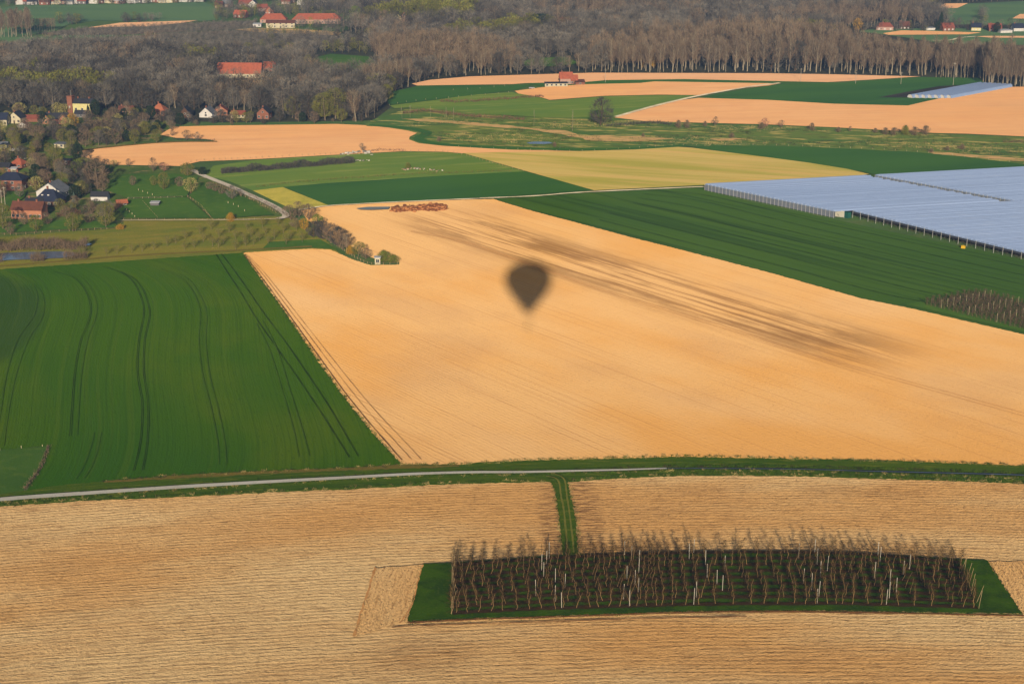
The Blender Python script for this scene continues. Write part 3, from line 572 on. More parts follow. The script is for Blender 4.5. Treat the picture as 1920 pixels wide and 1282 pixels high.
reg('gshrub', 'shrub', 'shrub', V(bush, 2, bk_brown, [tw_olive, lf_green], twigs=900, leaves=1600, tw=.16, leaf=.55))
reg('oshrub', 'shrub', 'shrub', V(bush, 2, bk_brown, [lf_gold, lf_gold], twigs=1600, leaves=0, tw=.2))

def plant(kind, px, py, h, label, group=None, sw=1.0, world_xy=None, rz=None, shared=None):
    name, cat, vr = PROTO[kind]
    x, y = world_xy if world_xy else G(px, py)
    tm, cm = rnd.choice(vr)
    o = thing(name, (x, y, 0), rnd.uniform(0, 6.28) if rz is None else rz, label, cat, group)
    o.scale = (h / 10 * sw, h / 10 * sw, h / 10)
    for nm, me in (('trunk', tm), ('crown', cm)):
        c = bpy.data.objects.new(nm, me); col.objects.link(c); c.parent = o
    return o

# ------------------------------------------------------------------ orchard in the foreground: rows of leafless trained trees
ORD = ['first', 'second', 'third', 'fourth', 'fifth', 'sixth', 'seventh', 'eighth', 'ninth', 'tenth', 'eleventh', 'twelfth', 'thirteenth', 'fourteenth', 'fifteenth', 'sixteenth', 'seventeenth', 'eighteenth', 'nineteenth', 'twentieth']
def ordinal(n):
    if n < 20: return ORD[n]
    t, u = divmod(n + 1, 10); tens = {2: 'twent', 3: 'thirt', 4: 'fort', 5: 'fift', 6: 'sixt', 7: 'sevent'}[t]
    return tens + 'ieth' if u == 0 else tens + 'y-' + ORD[u - 1]
bk_fruit = bark('fruit_bark', (172, 142, 98)); tw_fruit = twigm('fruit_twigs', (84, 64, 40), (58, 54, 26))
def fruit_tree(seed):
    r = random.Random(seed); T = Geo(); B = Geo(); H = r.uniform(4.6, 5.6)
    pts = [Vector((0, 0, 0))]; n = 7; x = y = 0; lean = r.uniform(-.12, .12)
    for k in range(1, n + 1):
        x += r.uniform(-.32, .32) + lean; y += r.uniform(-.14, .14); pts.append(Vector((x, y, H * k / n)))
    T.tube(pts, [.08 - .0088 * i for i in range(n + 1)], 5)
    at = lambda z: pts[min(n - 1, int(z / H * n))].lerp(pts[min(n - 1, int(z / H * n)) + 1], z / H * n - min(n - 1, int(z / H * n)))
    for k in range(44):
        z = .8 + (H - .9) * k / 44; a = r.choice((0, math.pi)) + r.gauss(0, .5); L = r.uniform(.8, 1.9) * (1.2 - .85 * z / H)
        p = at(z); d = Vector((math.cos(a), math.sin(a), r.uniform(-.1, .5))); q = p + d * L; m = p + d * L * .5 + Vector((0, 0, r.uniform(-.1, .12)))
        B.tube([p, m, q], [.024, .014, .006], 3)
        for s in range(7):
            s0 = p.lerp(q, r.uniform(.2, 1)); B.sliver(s0, Vector((r.gauss(0, .6), r.gauss(0, .6), r.uniform(.1, 1))), r.uniform(.3, .9), .024, r)
    for s in range(22): B.sliver(at(r.uniform(2, H * .99)), Vector((r.gauss(0, .4), r.gauss(0, .4), 1)), r.uniform(.4, 1.0), .028, r)
    return T.mesh('fruit_tree_trunk', bk_fruit), B.mesh('fruit_tree_branches', tw_fruit)
FT = [fruit_tree(100 + i) for i in range(10)]
front = smooth_path([G(849, 1155), G(1002, 1147), G(1157, 1142.5), G(1280, 1139), G(1487, 1137), G(1625, 1138), G(1832, 1144)], 12)
back = smooth_path([G(849, 1066), G(1002, 1054), G(1157, 1046), G(1280, 1042), G(1487, 1041), G(1625, 1045), G(1796, 1060)], 12)
def at_path(P, t):
    s = t * (len(P) - 1); i = min(len(P) - 2, int(s)); return P[i].lerp(P[i + 1], s - i)
NR, NT = 9, 44
post_mat = plain('concrete_post', (214, 208, 194), .9, .1, .3, 3); stuffG = Geo(); ends = plain('wood_post', (188, 166, 126), .9, .1, .4, 3)
rest = []
for ri in range(NR):
    t = ri / (NR - 1); P = [a.lerp(b, t) for a, b in zip(front, back)]
    ribbon('shaded_soil_strip', [(p.x, p.y) for p in P[::6]], 1.7, M['orchsoil_shaded'], z4, .3, world_pts=True)
    rowname = 'front' if ri == 0 else ORD[ri] if ri < NR - 1 else 'back'
    off = rnd.uniform(-.5, .5)
    for k in range(NT):
        q = at_path(P, min(1, max(0, (k + off) / (NT - 1)))) + Vector((rnd.uniform(-.4, .4), rnd.uniform(-.2, .2))); tm, bm = rnd.choice(FT)
        s = rnd.uniform(.88, 1.1); rz = rnd.choice((0, math.pi)) + rnd.uniform(-.35, .35)
        if ri * NT + k < 299:
            o = thing('fruit_tree', (q.x, q.y, 0), rz, f'leafless fruit tree, {ordinal(k)} from left in the {rowname} row of the foreground orchard', 'fruit tree', 'fruit trees of the foreground orchard', s)
            for nm, me in (('trunk', tm), ('crown', bm)):
                c = bpy.data.objects.new(nm, me); col.objects.link(c); c.parent = o
        else: rest.append((q, tm, bm, rz, s))
def merged(name, items, mats, kind='stuff'):
    "one mesh out of many copies: items are (mesh, (x,y,z), rz, sx, sz, material offset)"
    VS, FL, FT_, MI, TI = [], [], [], [], []; off = 0; cache = {}; rt = random.Random(9)
    for me, loc, rz, sx, sz, mo in items:
        if me.name not in cache:
            v = np.empty(len(me.vertices) * 3); me.vertices.foreach_get('co', v)
            l = np.empty(len(me.loops), int); me.loops.foreach_get('vertex_index', l)
            t = np.empty(len(me.polygons), int); me.polygons.foreach_get('loop_total', t)
            mi = np.empty(len(me.polygons), int); me.polygons.foreach_get('material_index', mi)
            cache[me.name] = (v.reshape(-1, 3), l, t, mi)
        v, l, t, mi = cache[me.name]; c, s = math.cos(rz), math.sin(rz)
        w = np.empty_like(v); w[:, 0] = (v[:, 0] * c - v[:, 1] * s) * sx + loc[0]; w[:, 1] = (v[:, 0] * s + v[:, 1] * c) * sx + loc[1]; w[:, 2] = v[:, 2] * sz + loc[2]
        VS.append(w); FL.append(l + off); FT_.append(t); MI.append(mi + mo); off += len(v); TI.append(np.full(len(v), rt.uniform(-.42, .38), dtype=np.float32))
    VS = np.concatenate(VS); FL = np.concatenate(FL); T = np.concatenate(FT_); MI = np.concatenate(MI)
    me = bpy.data.meshes.new(name); me.vertices.add(len(VS)); me.vertices.foreach_set('co', VS.ravel())
    me.loops.add(len(FL)); me.loops.foreach_set('vertex_index', FL)
    me.polygons.add(len(T)); me.polygons.foreach_set('loop_start', np.concatenate([[0], np.cumsum(T)[:-1]])); me.polygons.foreach_set('loop_total', T)
    for m in mats: me.materials.append(m)
    me.polygons.foreach_set('material_index', MI); at = me.attributes.new('tint', 'FLOAT', 'POINT'); at.data.foreach_set('value', np.concatenate(TI)); me.update(); me.validate()
    o = bpy.data.objects.new(name, me); col.objects.link(o); o['kind'] = kind; return o
its = []
for q, tm, bm, rz, s in rest: its += [(tm, (q.x, q.y, 0), rz, s, s, 0), (bm, (q.x, q.y, 0), rz, s, s, 1)]
tag(merged('fruit_trees', its, [bk_fruit, tw_fruit]), 'last rows of leafless fruit trees at the back of the foreground orchard', 'fruit trees')
pg = Geo(); pg.box(-.055, .055, -.055, .055, 0, 5.3); pg.box(-.07, .07, -.02, .02, 5.2, 5.24); pm = pg.mesh('orchard_post', post_mat)
le = Geo(); le.tube([(0, 0, 0), (0, 0, 5.4)], [.06, .05], 6, 0, True); lm = le.mesh('leaning_post', ends)
for ri in range(NR):
    t = ri / (NR - 1); P = [a.lerp(b, t) for a, b in zip(front, back)]
    rowname = 'front' if ri == 0 else ORD[ri] if ri < NR - 1 else 'back'
    for k in range(5):
        q = at_path(P, (8.3 + k * 7.4 + rnd.uniform(-1.6, 1.6)) / 43); o = bpy.data.objects.new('orchard_post', pm); col.objects.link(o); o.location = (q.x, q.y, 0); o.scale = (1, 1, rnd.uniform(.88, 1.05)); o.rotation_euler = (rnd.uniform(-.02, .02), rnd.uniform(-.03, .03), rnd.uniform(0, 1))
        tag(o, f'tall pale orchard post, {ORD[k]} from the left in the {rowname} row of fruit trees', 'post', 'posts standing in the foreground orchard')
    for e_, side, sg in ((0.0, 'left', -1), (1.0, 'right', 1)):
        q = at_path(P, e_); o = bpy.data.objects.new('leaning_post', lm); col.objects.link(o); o.location = (q.x + sg * .3, q.y, 0); o.rotation_euler = (0, sg * rnd.uniform(.02, .3) * (1 if side == 'left' else -1) * -1, 0)
        tag(o, f'leaning wooden anchor post at the {side} end of the {rowname} orchard row', 'post', 'anchor posts at the ends of the orchard rows')
# small orchard at the right edge
bk_e = bark('espalier_bark', (150, 126, 104)); tw_e = twigm('espalier_twigs', (112, 92, 78), (84, 72, 62))
ES = []
for i in range(5):
    r = random.Random(400 + i); T = Geo(); B = Geo(); H = 3.6
    T.tube([(0, 0, 0), (r.uniform(-.1, .1), 0, 1.5), (r.uniform(-.2, .2), 0, H)], [.07, .05, .02], 5)
    for k in range(110): B.sliver(Vector((r.gauss(0, .45), r.gauss(0, .3), r.uniform(.5, H))), Vector((r.gauss(0, .5), r.gauss(0, .5), .8)), r.uniform(.5, 1.0), .07, r)
    ES.append((T.mesh('espalier_trunk', bk_e), B.mesh('espalier_crown', tw_e)))
eg = Geo(); eg.box(-.06, .06, -.06, .06, 0, 4.3); em = eg.mesh('espalier_post', plain('espalier_post', (206, 196, 160), .9, .1))
A_, B_ = Vector(G(1737, 575)), Vector(G(1925, 622)); U_ = (B_ - A_).normalized(); far = Vector(G(1737, 562)); Dn = Vector((-U_.y, U_.x)); Dn = Dn if Dn.y > 0 else -Dn
LL = (B_ - A_).length + 25; rows = 9; nc = int(LL / 2.1)
sheet('orchard_grass', [(1690, 574), (1740, 566), (1760, 556), (1920, 560), (2100, 560), (2200, 694), (1920, 626), (1713, 578)], M['lush'], z3)
for ri in range(rows):
    for k in range(nc):
        q = A_ + U_ * (k * 2.1 + ri * .6 + rnd.uniform(-.2, .2)) + Dn * (ri * 3.4 + rnd.uniform(-.2, .2)); tm, bm = rnd.choice(ES)
        if ri * nc + k > 290: continue
        o = thing('espalier_tree', (q.x, q.y, 0), math.atan2(U_.y, U_.x) + rnd.uniform(-.3, .3), f'dark fruit tree, {ordinal(k)} from left in {"front" if ri == 0 else ORD[ri]} row of right orchard', 'fruit tree', 'trees of the right-hand orchard', rnd.uniform(.9, 1.15))
        for nm, me in (('trunk', tm), ('crown', bm)):
            c = bpy.data.objects.new(nm, me); col.objects.link(c); c.parent = o
        if k % 6 == 3:
            o = bpy.data.objects.new('orchard_post', em); col.objects.link(o); o.location = (q.x + .5, q.y, 0)
            tag(o, f'pale post, {ORD[k // 6]} from the left in the {"front" if ri == 0 else ORD[ri]} row of the right-hand orchard', 'post', 'posts of the right-hand orchard')

# ------------------------------------------------------------------ woods
def inpoly(x, y, P):
    c = False; j = len(P) - 1
    for i in range(len(P)):
        if (P[i][1] > y) != (P[j][1] > y) and x < (P[j][0] - P[i][0]) * (y - P[i][1]) / (P[j][1] - P[i][1]) + P[i][0]: c = not c
        j = i
    return c
def pix(x, y):
    v = Vector((x, y, -CAM_H)); d = v.dot(FW); return 960 + F * v.x / d, 641 - F * v.dot(UP) / d
def scatter(poly, spacing, holes=()):
    P = [G(*p) for p in poly]; Hs = [[G(*p) for p in h] for h in holes]
    xs = [p[0] for p in P]; ys = [p[1] for p in P]; out = []
    y = min(ys)
    while y < max(ys):
        x = min(xs) + rnd.uniform(0, spacing)
        while x < max(xs):
            a, b = x + rnd.uniform(-.42, .42) * spacing, y + rnd.uniform(-.42, .42) * spacing
            if inpoly(a, b, P) and not any(inpoly(a, b, h) for h in Hs): out.append((a, b))
            x += spacing
        y += spacing * .87
    return out
def lowtree(seed, **k):
    T, Cc = bare_tree(seed, n=3, **k); g = Geo(); g.add(T.v, T.f, 0); g.add(Cc.v, Cc.f, 0); g.mi = [0] * len(T.f) + [1 + m for m in Cc.mi]; return g
WM = [bk_pale, tw_brown, lf_olive, bk_grey, tw_grey, lf_ever, bk_brown, tw_dark, lf_green, tw_olive, tw_olive, lf_olive, bk_grey, lf_gold, lf_gold]
LOW = {
 'poplar': ([lowtree(s, trunk=4.5, cr=2.4, cz0=3.9, twigs=190, tw=.1, tL=1.5, limbs=6, shape='poplar', tr=.12, up=.9).mesh('low_poplar', []) for s in (1, 2, 3)], 0),
 'vase': ([lowtree(s, trunk=2.6, cr=4.2, cz0=3.0, twigs=260, tw=.13, tL=1.9, limbs=12, shape='vase', tr=.17, up=1.0).mesh('low_vase', []) for s in (21, 22, 23)], 0),
 'grey': ([lowtree(s, trunk=2.5, cr=4.6, cz0=2.2, twigs=300, tw=.15, tL=1.7, limbs=7, tr=.2).mesh('low_grey', []) for s in (4, 5, 6)], 3),
 'dark': ([lowtree(s, trunk=2, cr=4.8, cz0=1.2, twigs=300, tw=.2, tL=1.6, limbs=4, tr=.2).mesh('low_dark', []) for s in (7, 8, 9)], 6),
 'olive': ([lowtree(s, trunk=2, cr=4.0, cz0=1.5, twigs=160, tw=.14, tL=1.5, limbs=4, tr=.2, leaves=110, leaf=.8).mesh('low_olive', []) for s in (10, 11)], 9),
 'gold': ([lowtree(s, trunk=2, cr=4.0, cz0=1.5, twigs=260, tw=.2, tL=1.5, limbs=4, tr=.2).mesh('low_gold', []) for s in (12,)], 12)}
holes = [[(575, 112), (620, 101), (695, 106), (712, 122), (700, 146), (640, 152), (585, 148)], [(392, 176), (398, 138), (520, 136), (590, 146), (560, 162), (520, 168), (505, 178), (440, 180)], [(965, 124), (995, 106), (1065, 104), (1102, 120), (1090, 134), (975, 135)],
         [(740, 42), (810, 42), (810, 50), (740, 50)], [(1035, 58), (1090, 58), (1090, 68), (1035, 68)], [(112, 216), (182, 212), (182, 232), (112, 236)], [(275, 212), (318, 212), (318, 236), (275, 236)],
         [(1600, 52), (2100, 48), (2100, 92), (1760, 86), (1640, 72), (1560, 66)], [(120, 165), (190, 165), (190, 175), (120, 175)], [(975, 56), (1045, 56), (1045, 68), (975, 68)]]
REG = [  # poly, spacing, mix, heights, label of front-line individuals
 ('poplar wood', [(1100, 137), (1440, 137), (1565, 139), (1727, 143.5), (1838, 148), (1838, 158), (1900, 163), (2300, 160), (2300, 132), (1900, 130), (1700, 122), (1600, 100), (1500, 86), (1300, 88), (1120, 105)], 8.5, ['poplar'] * 6 + ['grey', 'grey', 'dark'], (17, 25)),
 ('middle wood', [(735, 176), (768, 164), (800, 150), (880, 142), (1100, 137), (1120, 104), (1300, 86), (1300, 66), (700, 66), (690, 90), (710, 112), (700, 140), (690, 176)], 9, ['grey'] * 4 + ['dark'] * 3 + ['poplar', 'olive'], (12, 19)),
 ('village wood', [(-300, 206), (0, 205), (120, 206), (230, 205), (320, 206), (520, 209), (545, 227), (600, 227), (695, 224), (725, 205), (735, 178), (700, 150), (700, 124), (560, 112), (400, 110), (0, 108), (-300, 118)], 8.5, ['grey'] * 5 + ['dark'] * 4 + ['poplar'] * 3 + ['olive'], (12, 19)),
 ('far wood', [(640, 60), (700, 38), (560, 25), (600, -10), (640, -70), (2400, -70), (2400, -10), (1900, 2), (1760, 8), (1740, 20), (1780, 48), (1640, 52), (1560, 64), (1560, 86), (1500, 86), (1300, 86), (1300, 66), (700, 66)], 11, ['dark'] * 5 + ['grey'] * 4 + ['poplar'] * 2, (12, 19)),
]
far_items = []; indiv = []
for name, poly, sp, mix, (h0, h1) in REG:
    pts = scatter(poly, sp, holes); pts.sort(key=lambda p: p[1])
    for x, y in pts:
        k = rnd.choice(mix); u, v = pix(x, y)
        nz = math.sin(x * .021 + 1.3 + 2 * math.sin(y * .006)) * math.cos(y * .019) + .8 * math.sin(x * .008 + y * .011) + rnd.uniform(-.35, .35)
        if name == 'poplar wood': k = 'poplar' if rnd.random() < .5 else 'vase' if rnd.random() < .6 else k
        elif nz > .75: k = 'poplar' if rnd.random() < .4 else 'vase'
        elif nz < -1.15: k = 'olive'
        elif nz < -.45: k = 'dark' if rnd.random() < .7 else 'grey'
        else: k = 'grey' if rnd.random() < .7 else 'vase' if rnd.random() < .5 else 'dark'
        if name == 'village wood' and nz > .3 and rnd.random() < .05: k = 'gold'
        hh = rnd.uniform(h0, h1) * (1.15 if k == 'poplar' and name != 'far wood' else 1) * (.72 + .5 * (math.sin(x * .023) * math.cos(y * .021) * .5 + .5) + rnd.uniform(0, .12))
        indiv.append((name, k, x, y, hh, u, v))
    if name != 'far wood': pass
# the trees along the near edges are things of their own, the mass behind them is one wood
edge = {}
lab = {'poplar wood': ' edging the wood behind the long sand strip', 'middle wood': ' edging the wood left of the long sand strip', 'village wood': ' edging the wood behind the village houses'}
cnt = {}
for it in sorted(indiv, key=lambda i: i[3]):
    name, k, x, y, hh, u, v = it
    b = (name, int(u // (13 if name == 'poplar wood' else 17)))
    if name in lab and -40 < u < 1960 and edge.get(b, 0) < (2 if name == 'poplar wood' else 2) and cnt.get(name, 0) < 110:
        edge[b] = edge.get(b, 0) + 1; cnt[name] = cnt.get(name, 0) + 1
        kk = k if k != 'olive' else 'olive'
        plant(kk, 0, 0, hh, {'olive': 'budding yellow-green tree', 'dark': 'dark dense leafless tree', 'grey': 'grey leafless round tree', 'vase': 'spreading leafless tree with pale limbs', 'gold': 'golden tree', 'poplar': 'tall leafless pale-trunked poplar'}[k] + lab[name], {'olive': 'budding', 'dark': 'dark', 'grey': 'grey', 'vase': 'spreading', 'gold': 'golden', 'poplar': 'poplar'}[k] + ' trees along the edge of the ' + name, world_xy=(x, y), sw=1.0)
    else:
        me, mo = LOW[k]; far_items.append((rnd.choice(me), (x, y, 0), rnd.uniform(0, 6.28), hh / 10 * rnd.uniform(.85, 1.15), hh / 10, mo))
tag(merged('woodland', far_items, WM), 'grey-brown leafless wood filling the valley floor and far slope', 'wood')
print('WOOD', len(far_items), cnt)
# grey orchards on the slope
its = []; me, mo = LOW['grey']
for poly in ([(-300, 112), (0, 100), (350, 90), (650, 84), (640, 68), (480, 57), (300, 66), (180, 76), (0, 85), (-300, 97)], [(70, 65), (165, 55), (337, 47), (480, 41), (480, 55), (300, 63), (200, 68), (100, 68)]):
    for x, y in scatter(poly, 5.5):
        its.append((rnd.choice(me), (x, y, 0), rnd.uniform(0, 6.28), .45, rnd.uniform(.3, .42), mo))
hl = []
for poly, sp_ in (([(-100, 14), (30, 13), (250, 10), (480, 8), (640, 12), (640, -30), (-100, -30)], 14), ([(400, 40), (405, 14), (560, 16), (640, 30), (640, 42), (545, 30), (480, 36)], 10), ([(600, 60), (700, 66), (700, 84), (480, 84), (480, 66)], 14), ([(230, 38), (300, 38), (300, 42), (230, 43)], 8), ([(110, 40), (160, 40), (150, 47), (110, 47)], 9), ([(1600, 53), (2100, 50), (2100, 57), (1600, 60)], 12), ([(1740, 4), (2100, -12), (2100, -40), (1740, -30)], 12), ([(1760, 46), (1850, 44), (1850, 22), (1840, 22), (1835, 42), (1760, 44)], 11), ([(560, 47), (800, 52), (800, 60), (560, 54)], 9), ([(400, 94), (650, 84), (705, 68), (705, 104), (620, 99), (575, 109), (400, 111)], 9)):
    for x, y in scatter(poly, sp_):
        k = rnd.choice(['grey', 'dark', 'dark', 'grey', 'olive']); m2, o2 = LOW[k]; hh = rnd.uniform(5, 11); hl.append((rnd.choice(m2), (x, y, 0), rnd.uniform(0, 6.28), hh / 10 * 1.1, hh / 10, o2))
tag(merged('hill_trees', hl, WM), 'scattered hedges and garden trees between the fields and houses of the far slope', 'trees')
tag(merged('hill_orchard', its, WM), 'low grey orchards covering the slope above the wood', 'orchard')
for poly, kinds, h, lb, g_ in (
    ([(0, 74), (0, 64), (62, 62), (62, 72)], ['poplar'], 24, 'tall bare poplar in the clump on the far left slope', 'poplars on the left slope'),):
    for x, y in scatter(poly, 9): plant('poplar', 0, 0, rnd.uniform(21, 27), lb, g_, world_xy=(x, y))
for k in range(9):
    plant('poplar', 66 + k * 4.5, 60 - k * .1, 13, f'small poplar, {ORD[k]} from the left in the row beside the left slope clump', 'row of small poplars on the left slope')
for k, (px, py) in enumerate([(687, 175), (699, 174), (711, 172.5), (722, 171), (732, 169.5), (744, 167.5), (754, 166), (765, 163.5)]):
    plant('poplar', px, py, 22, f'tall pale-trunked poplar, {ORD[k]} from left in the row beside the green field', 'row of poplars beside the green field', sw=1.15)
for k, px in enumerate([1755, 1764, 1773, 1783, 1791, 1802, 1814, 1824, 1837, 1847, 1854, 1861, 1871, 1879, 1886, 1895, 1903, 1913]):
    plant('poplar', px, 158 + k * .4 if px > 1838 else 146, 22 + rnd.uniform(-1, 2), f'slender pale poplar, {ordinal(k)} from the left in the row behind the far polytunnels', 'row of poplars behind the far polytunnels', sw=.75)

# ------------------------------------------------------------------ buildings
def wallm(name, c): return plain(name, c, .95, .1, .3, .8)
def roofm(name, c, per=.35):
    m = Mat(name, c, .85, .15, local=True)
    m.layer(.5, .5, .4, .65, tuple(v * .78 for v in c), .5, 4).layer(2.5, 2.5, .5, .7, tuple(min(255, v * 1.15) for v in c), .4, 2)
    return m.m
W = {'brick': wallm('brick', (158, 106, 86)), 'brick2': wallm('orange_brick', (204, 142, 110)), 'white': wallm('white_render', (236, 234, 230)), 'cream': wallm('cream_render', (226, 216, 184)), 'yellow': wallm('yellow_render', (236, 226, 160)), 'pinkish': wallm('pink_brick', (204, 166, 150)), 'grey': wallm('grey_boards', (120, 120, 122)), 'brown': wallm('brown_boards', (104, 78, 60)), 'teal': wallm('teal_steel', (40, 104, 92))}
RF = {'red': roofm('red_tiles', (160, 90, 72)), 'orange': roofm('orange_tiles', (200, 122, 88)), 'bright': roofm('bright_red_tiles', (194, 108, 80)), 'brown': roofm('brown_tiles', (124, 78, 62)), 'navy': roofm('slate', (50, 58, 82)), 'dark': roofm('dark_slate', (62, 64, 72)), 'grey': roofm('grey_sheet', (128, 134, 142)), 'white': roofm('pale_sheet', (214, 218, 224))}
FRAME = plain('window_frame', (232, 230, 224), .6, .3); GLASS = plain('window_pane', (40, 48, 58), .15, .6, .1); DOORM = plain('door_paint', (92, 74, 60), .6, .3)
def frustum(g, w, d, z0, z1, ins, hip_l):
    "roof solid: base w x d at z0, ridge at z1 shortened by hip_l at each end, ridge along x"
    v = [(-w / 2, -d / 2, z0), (w / 2, -d / 2, z0), (w / 2, d / 2, z0), (-w / 2, d / 2, z0), (-w / 2 + hip_l, 0, z1), (w / 2 - hip_l, 0, z1)]
    g.add(v, [(0, 3, 2, 1), (0, 1, 5, 4), (2, 3, 4, 5), (1, 2, 5), (3, 0, 4)])
def roof_slabs(g, w, d, z0, z1, over=.4, th=.22):
    "two slabs meeting at a ridge along x"
    n = math.hypot(d / 2, z1 - z0); k = over / n; oy = d / 2 * k; oz = (z1 - z0) * k; X = w / 2 + over
    for s in (-1, 1):
        a = (0, z1 + th); b = (s * (d / 2 + oy), z0 - oz + th); c = (s * (d / 2 + oy), z0 - oz); e = (0, z1)
        v = [(x, y, z) for x in (-X, X) for y, z in (a, b, c, e)]
        g.add(v, [(0, 1, 2, 3), (7, 6, 5, 4), (0, 4, 5, 1), (1, 5, 6, 2), (2, 6, 7, 3), (3, 7, 4, 0)])
def house(name, label, cat, px, py, rz, w, d, eave, ridge, wall, roof, style='gable', wins=4, chim=1, door=True, group=None, side=1, panes=True, skyl=0):
    a = R(rz); fx, fy = G(px, py); cx, cy = fx - math.sin(a) * (d / 2), fy + math.cos(a) * (d / 2)
    o = thing(name, (cx, cy, 0), a, label, cat, group)
    turn = style == 'gable_y'; rw, rd = (d, w) if turn else (w, d)
    g = Geo()
    if style in ('gable', 'gable_y'):
        v = [(-rw / 2, -rd / 2, 0), (rw / 2, -rd / 2, 0), (rw / 2, rd / 2, 0), (-rw / 2, rd / 2, 0), (-rw / 2, -rd / 2, eave), (rw / 2, -rd / 2, eave), (rw / 2, rd / 2, eave), (-rw / 2, rd / 2, eave), (-rw / 2, 0, ridge), (rw / 2, 0, ridge)]
        fs = [(0, 1, 5, 4), (2, 3, 7, 6), (1, 2, 6, 9, 5), (3, 0, 4, 8, 7), (4, 5, 9, 8), (6, 7, 8, 9)]
        r = Geo(); roof_slabs(r, rw, rd, eave, ridge)
    elif style == 'hip':
        v = [(-rw / 2, -rd / 2, 0), (rw / 2, -rd / 2, 0), (rw / 2, rd / 2, 0), (-rw / 2, rd / 2, 0), (-rw / 2, -rd / 2, eave), (rw / 2, -rd / 2, eave), (rw / 2, rd / 2, eave), (-rw / 2, rd / 2, eave)]
        fs = [(0, 1, 5, 4), (2, 3, 7, 6), (1, 2, 6, 5), (3, 0, 4, 7), (4, 5, 6, 7)]
        r = Geo(); frustum(r, rw + .9, rd + .9, eave + .02, ridge, 0, min(rd / 2 * .95, rw / 2 - .1))
    else:                                        # flat
        v = [(-rw / 2, -rd / 2, 0), (rw / 2, -rd / 2, 0), (rw / 2, rd / 2, 0), (-rw / 2, rd / 2, 0), (-rw / 2, -rd / 2, eave), (rw / 2, -rd / 2, eave), (rw / 2, rd / 2, ridge), (-rw / 2, rd / 2, ridge)]
        fs = [(0, 1, 5, 4), (2, 3, 7, 6), (1, 2, 6, 5), (3, 0, 4, 7), (4, 5, 6, 7)]
        r = Geo(); X, Y = rw / 2 + .3, rd / 2 + .3
        r.add([(-X, -Y, eave + .02), (X, -Y, eave + .02), (X, Y, ridge + .02), (-X, Y, ridge + .02), (-X, -Y, eave + .2), (X, -Y, eave + .2), (X, Y, ridge + .2), (-X, Y, ridge + .2)], [(0, 3, 2, 1), (4, 5, 6, 7), (0, 1, 5, 4), (1, 2, 6, 5), (2, 3, 7, 6), (3, 0, 4, 7)])
    if turn:
        rot = lambda q: (-q[1], q[0], q[2])
        v = [rot(q) for q in v]; r.v = [rot(q) for q in r.v]
    g.add(v, fs); g.build('wall', [W[wall]], o); ro = r.build('roof', [RF[roof]], o)
    floors = 2 if eave > 4.6 else 1
    cols_ = max(1, wins // floors); dx = w / (cols_ + (1 if door else 0)); k = 0
    for f in range(floors):
        for c in range(cols_ + (1 if door else 0)):
            x = -w / 2 + dx * (c + .5); z = 1.0 + f * 2.7
            if door and c == cols_ // 2 and f == 0:
                dg = Geo(); dg.box(x - .5, x + .5, -d / 2 - .06, -d / 2 + .02, 0, 2.1); dg.build('door', [DOORM], o); continue
            if k >= wins: continue
            k += 1; ww = min(.65, dx * .3)
            hh = min(1.3, (eave - z) - .25)
            if hh < .4: continue
            q = Geo(); q.box(x - ww - .1, x + ww + .1, -d / 2 - .07, -d / 2 + .02, z - .1, z + hh + .1); fo = q.build('window', [FRAME], o)
            if panes:
                q = Geo(); q.box(x - ww, x - .05, -d / 2 - .10, -d / 2 - .05, z, z + hh); q.box(x + .05, x + ww, -d / 2 - .10, -d / 2 - .05, z, z + hh); q.build('pane', [GLASS], fo)
    if side and d > 5:
        for s in (-1, 1):
            q = Geo(); q.box(min(s * w / 2, s * (w / 2 + .07)), max(s * w / 2, s * (w / 2 + .07)), -.7, .7, 1.0, 2.3); fo = q.build('window', [FRAME], o)
            if panes: q = Geo(); xa, xb = s * (w / 2 + .05), s * (w / 2 + .1); q.box(min(xa, xb), max(xa, xb), -.6, .6, 1.1, 2.2); q.build('pane', [GLASS], fo)
    if turn and ridge - eave > 2.2:
        q = Geo(); q.box(-.55, .55, -d / 2 - .07, -d / 2 + .02, eave + .1, eave + 1.2); fo = q.build('window', [FRAME], o)
        if panes: q = Geo(); q.box(-.45, .45, -d / 2 - .1, -d / 2 - .05, eave + .2, eave + 1.1); q.build('pane', [GLASS], fo)
    for c in range(chim):
        x = (-.32 + .6 * c) * rw; p = (x, 0) if not turn else (0, x)
        if style == 'hip': p = ((c * .3 - .1) * rw, rd * .12)
        q = Geo(); q.box(p[0] - .4, p[0] + .4, p[1] - .35, p[1] + .35, ridge - 1.2, ridge + 1.0); q.box(p[0] - .5, p[0] + .5, p[1] - .45, p[1] + .45, ridge + 1.003, ridge + 1.15); q.build('chimney', [W['brick']], ro)
    for c in range(skyl):
        x = (-.2 + .25 * c) * rw; y = -rd * .27; zz = ridge - (ridge - eave) * (abs(y) / (rd / 2 + .3)); q = Geo(); q.box(x - .5, x + .5, y - .4, y + .4, zz - .05, zz + .45); q.build('skylight', [FRAME], ro)
    return o
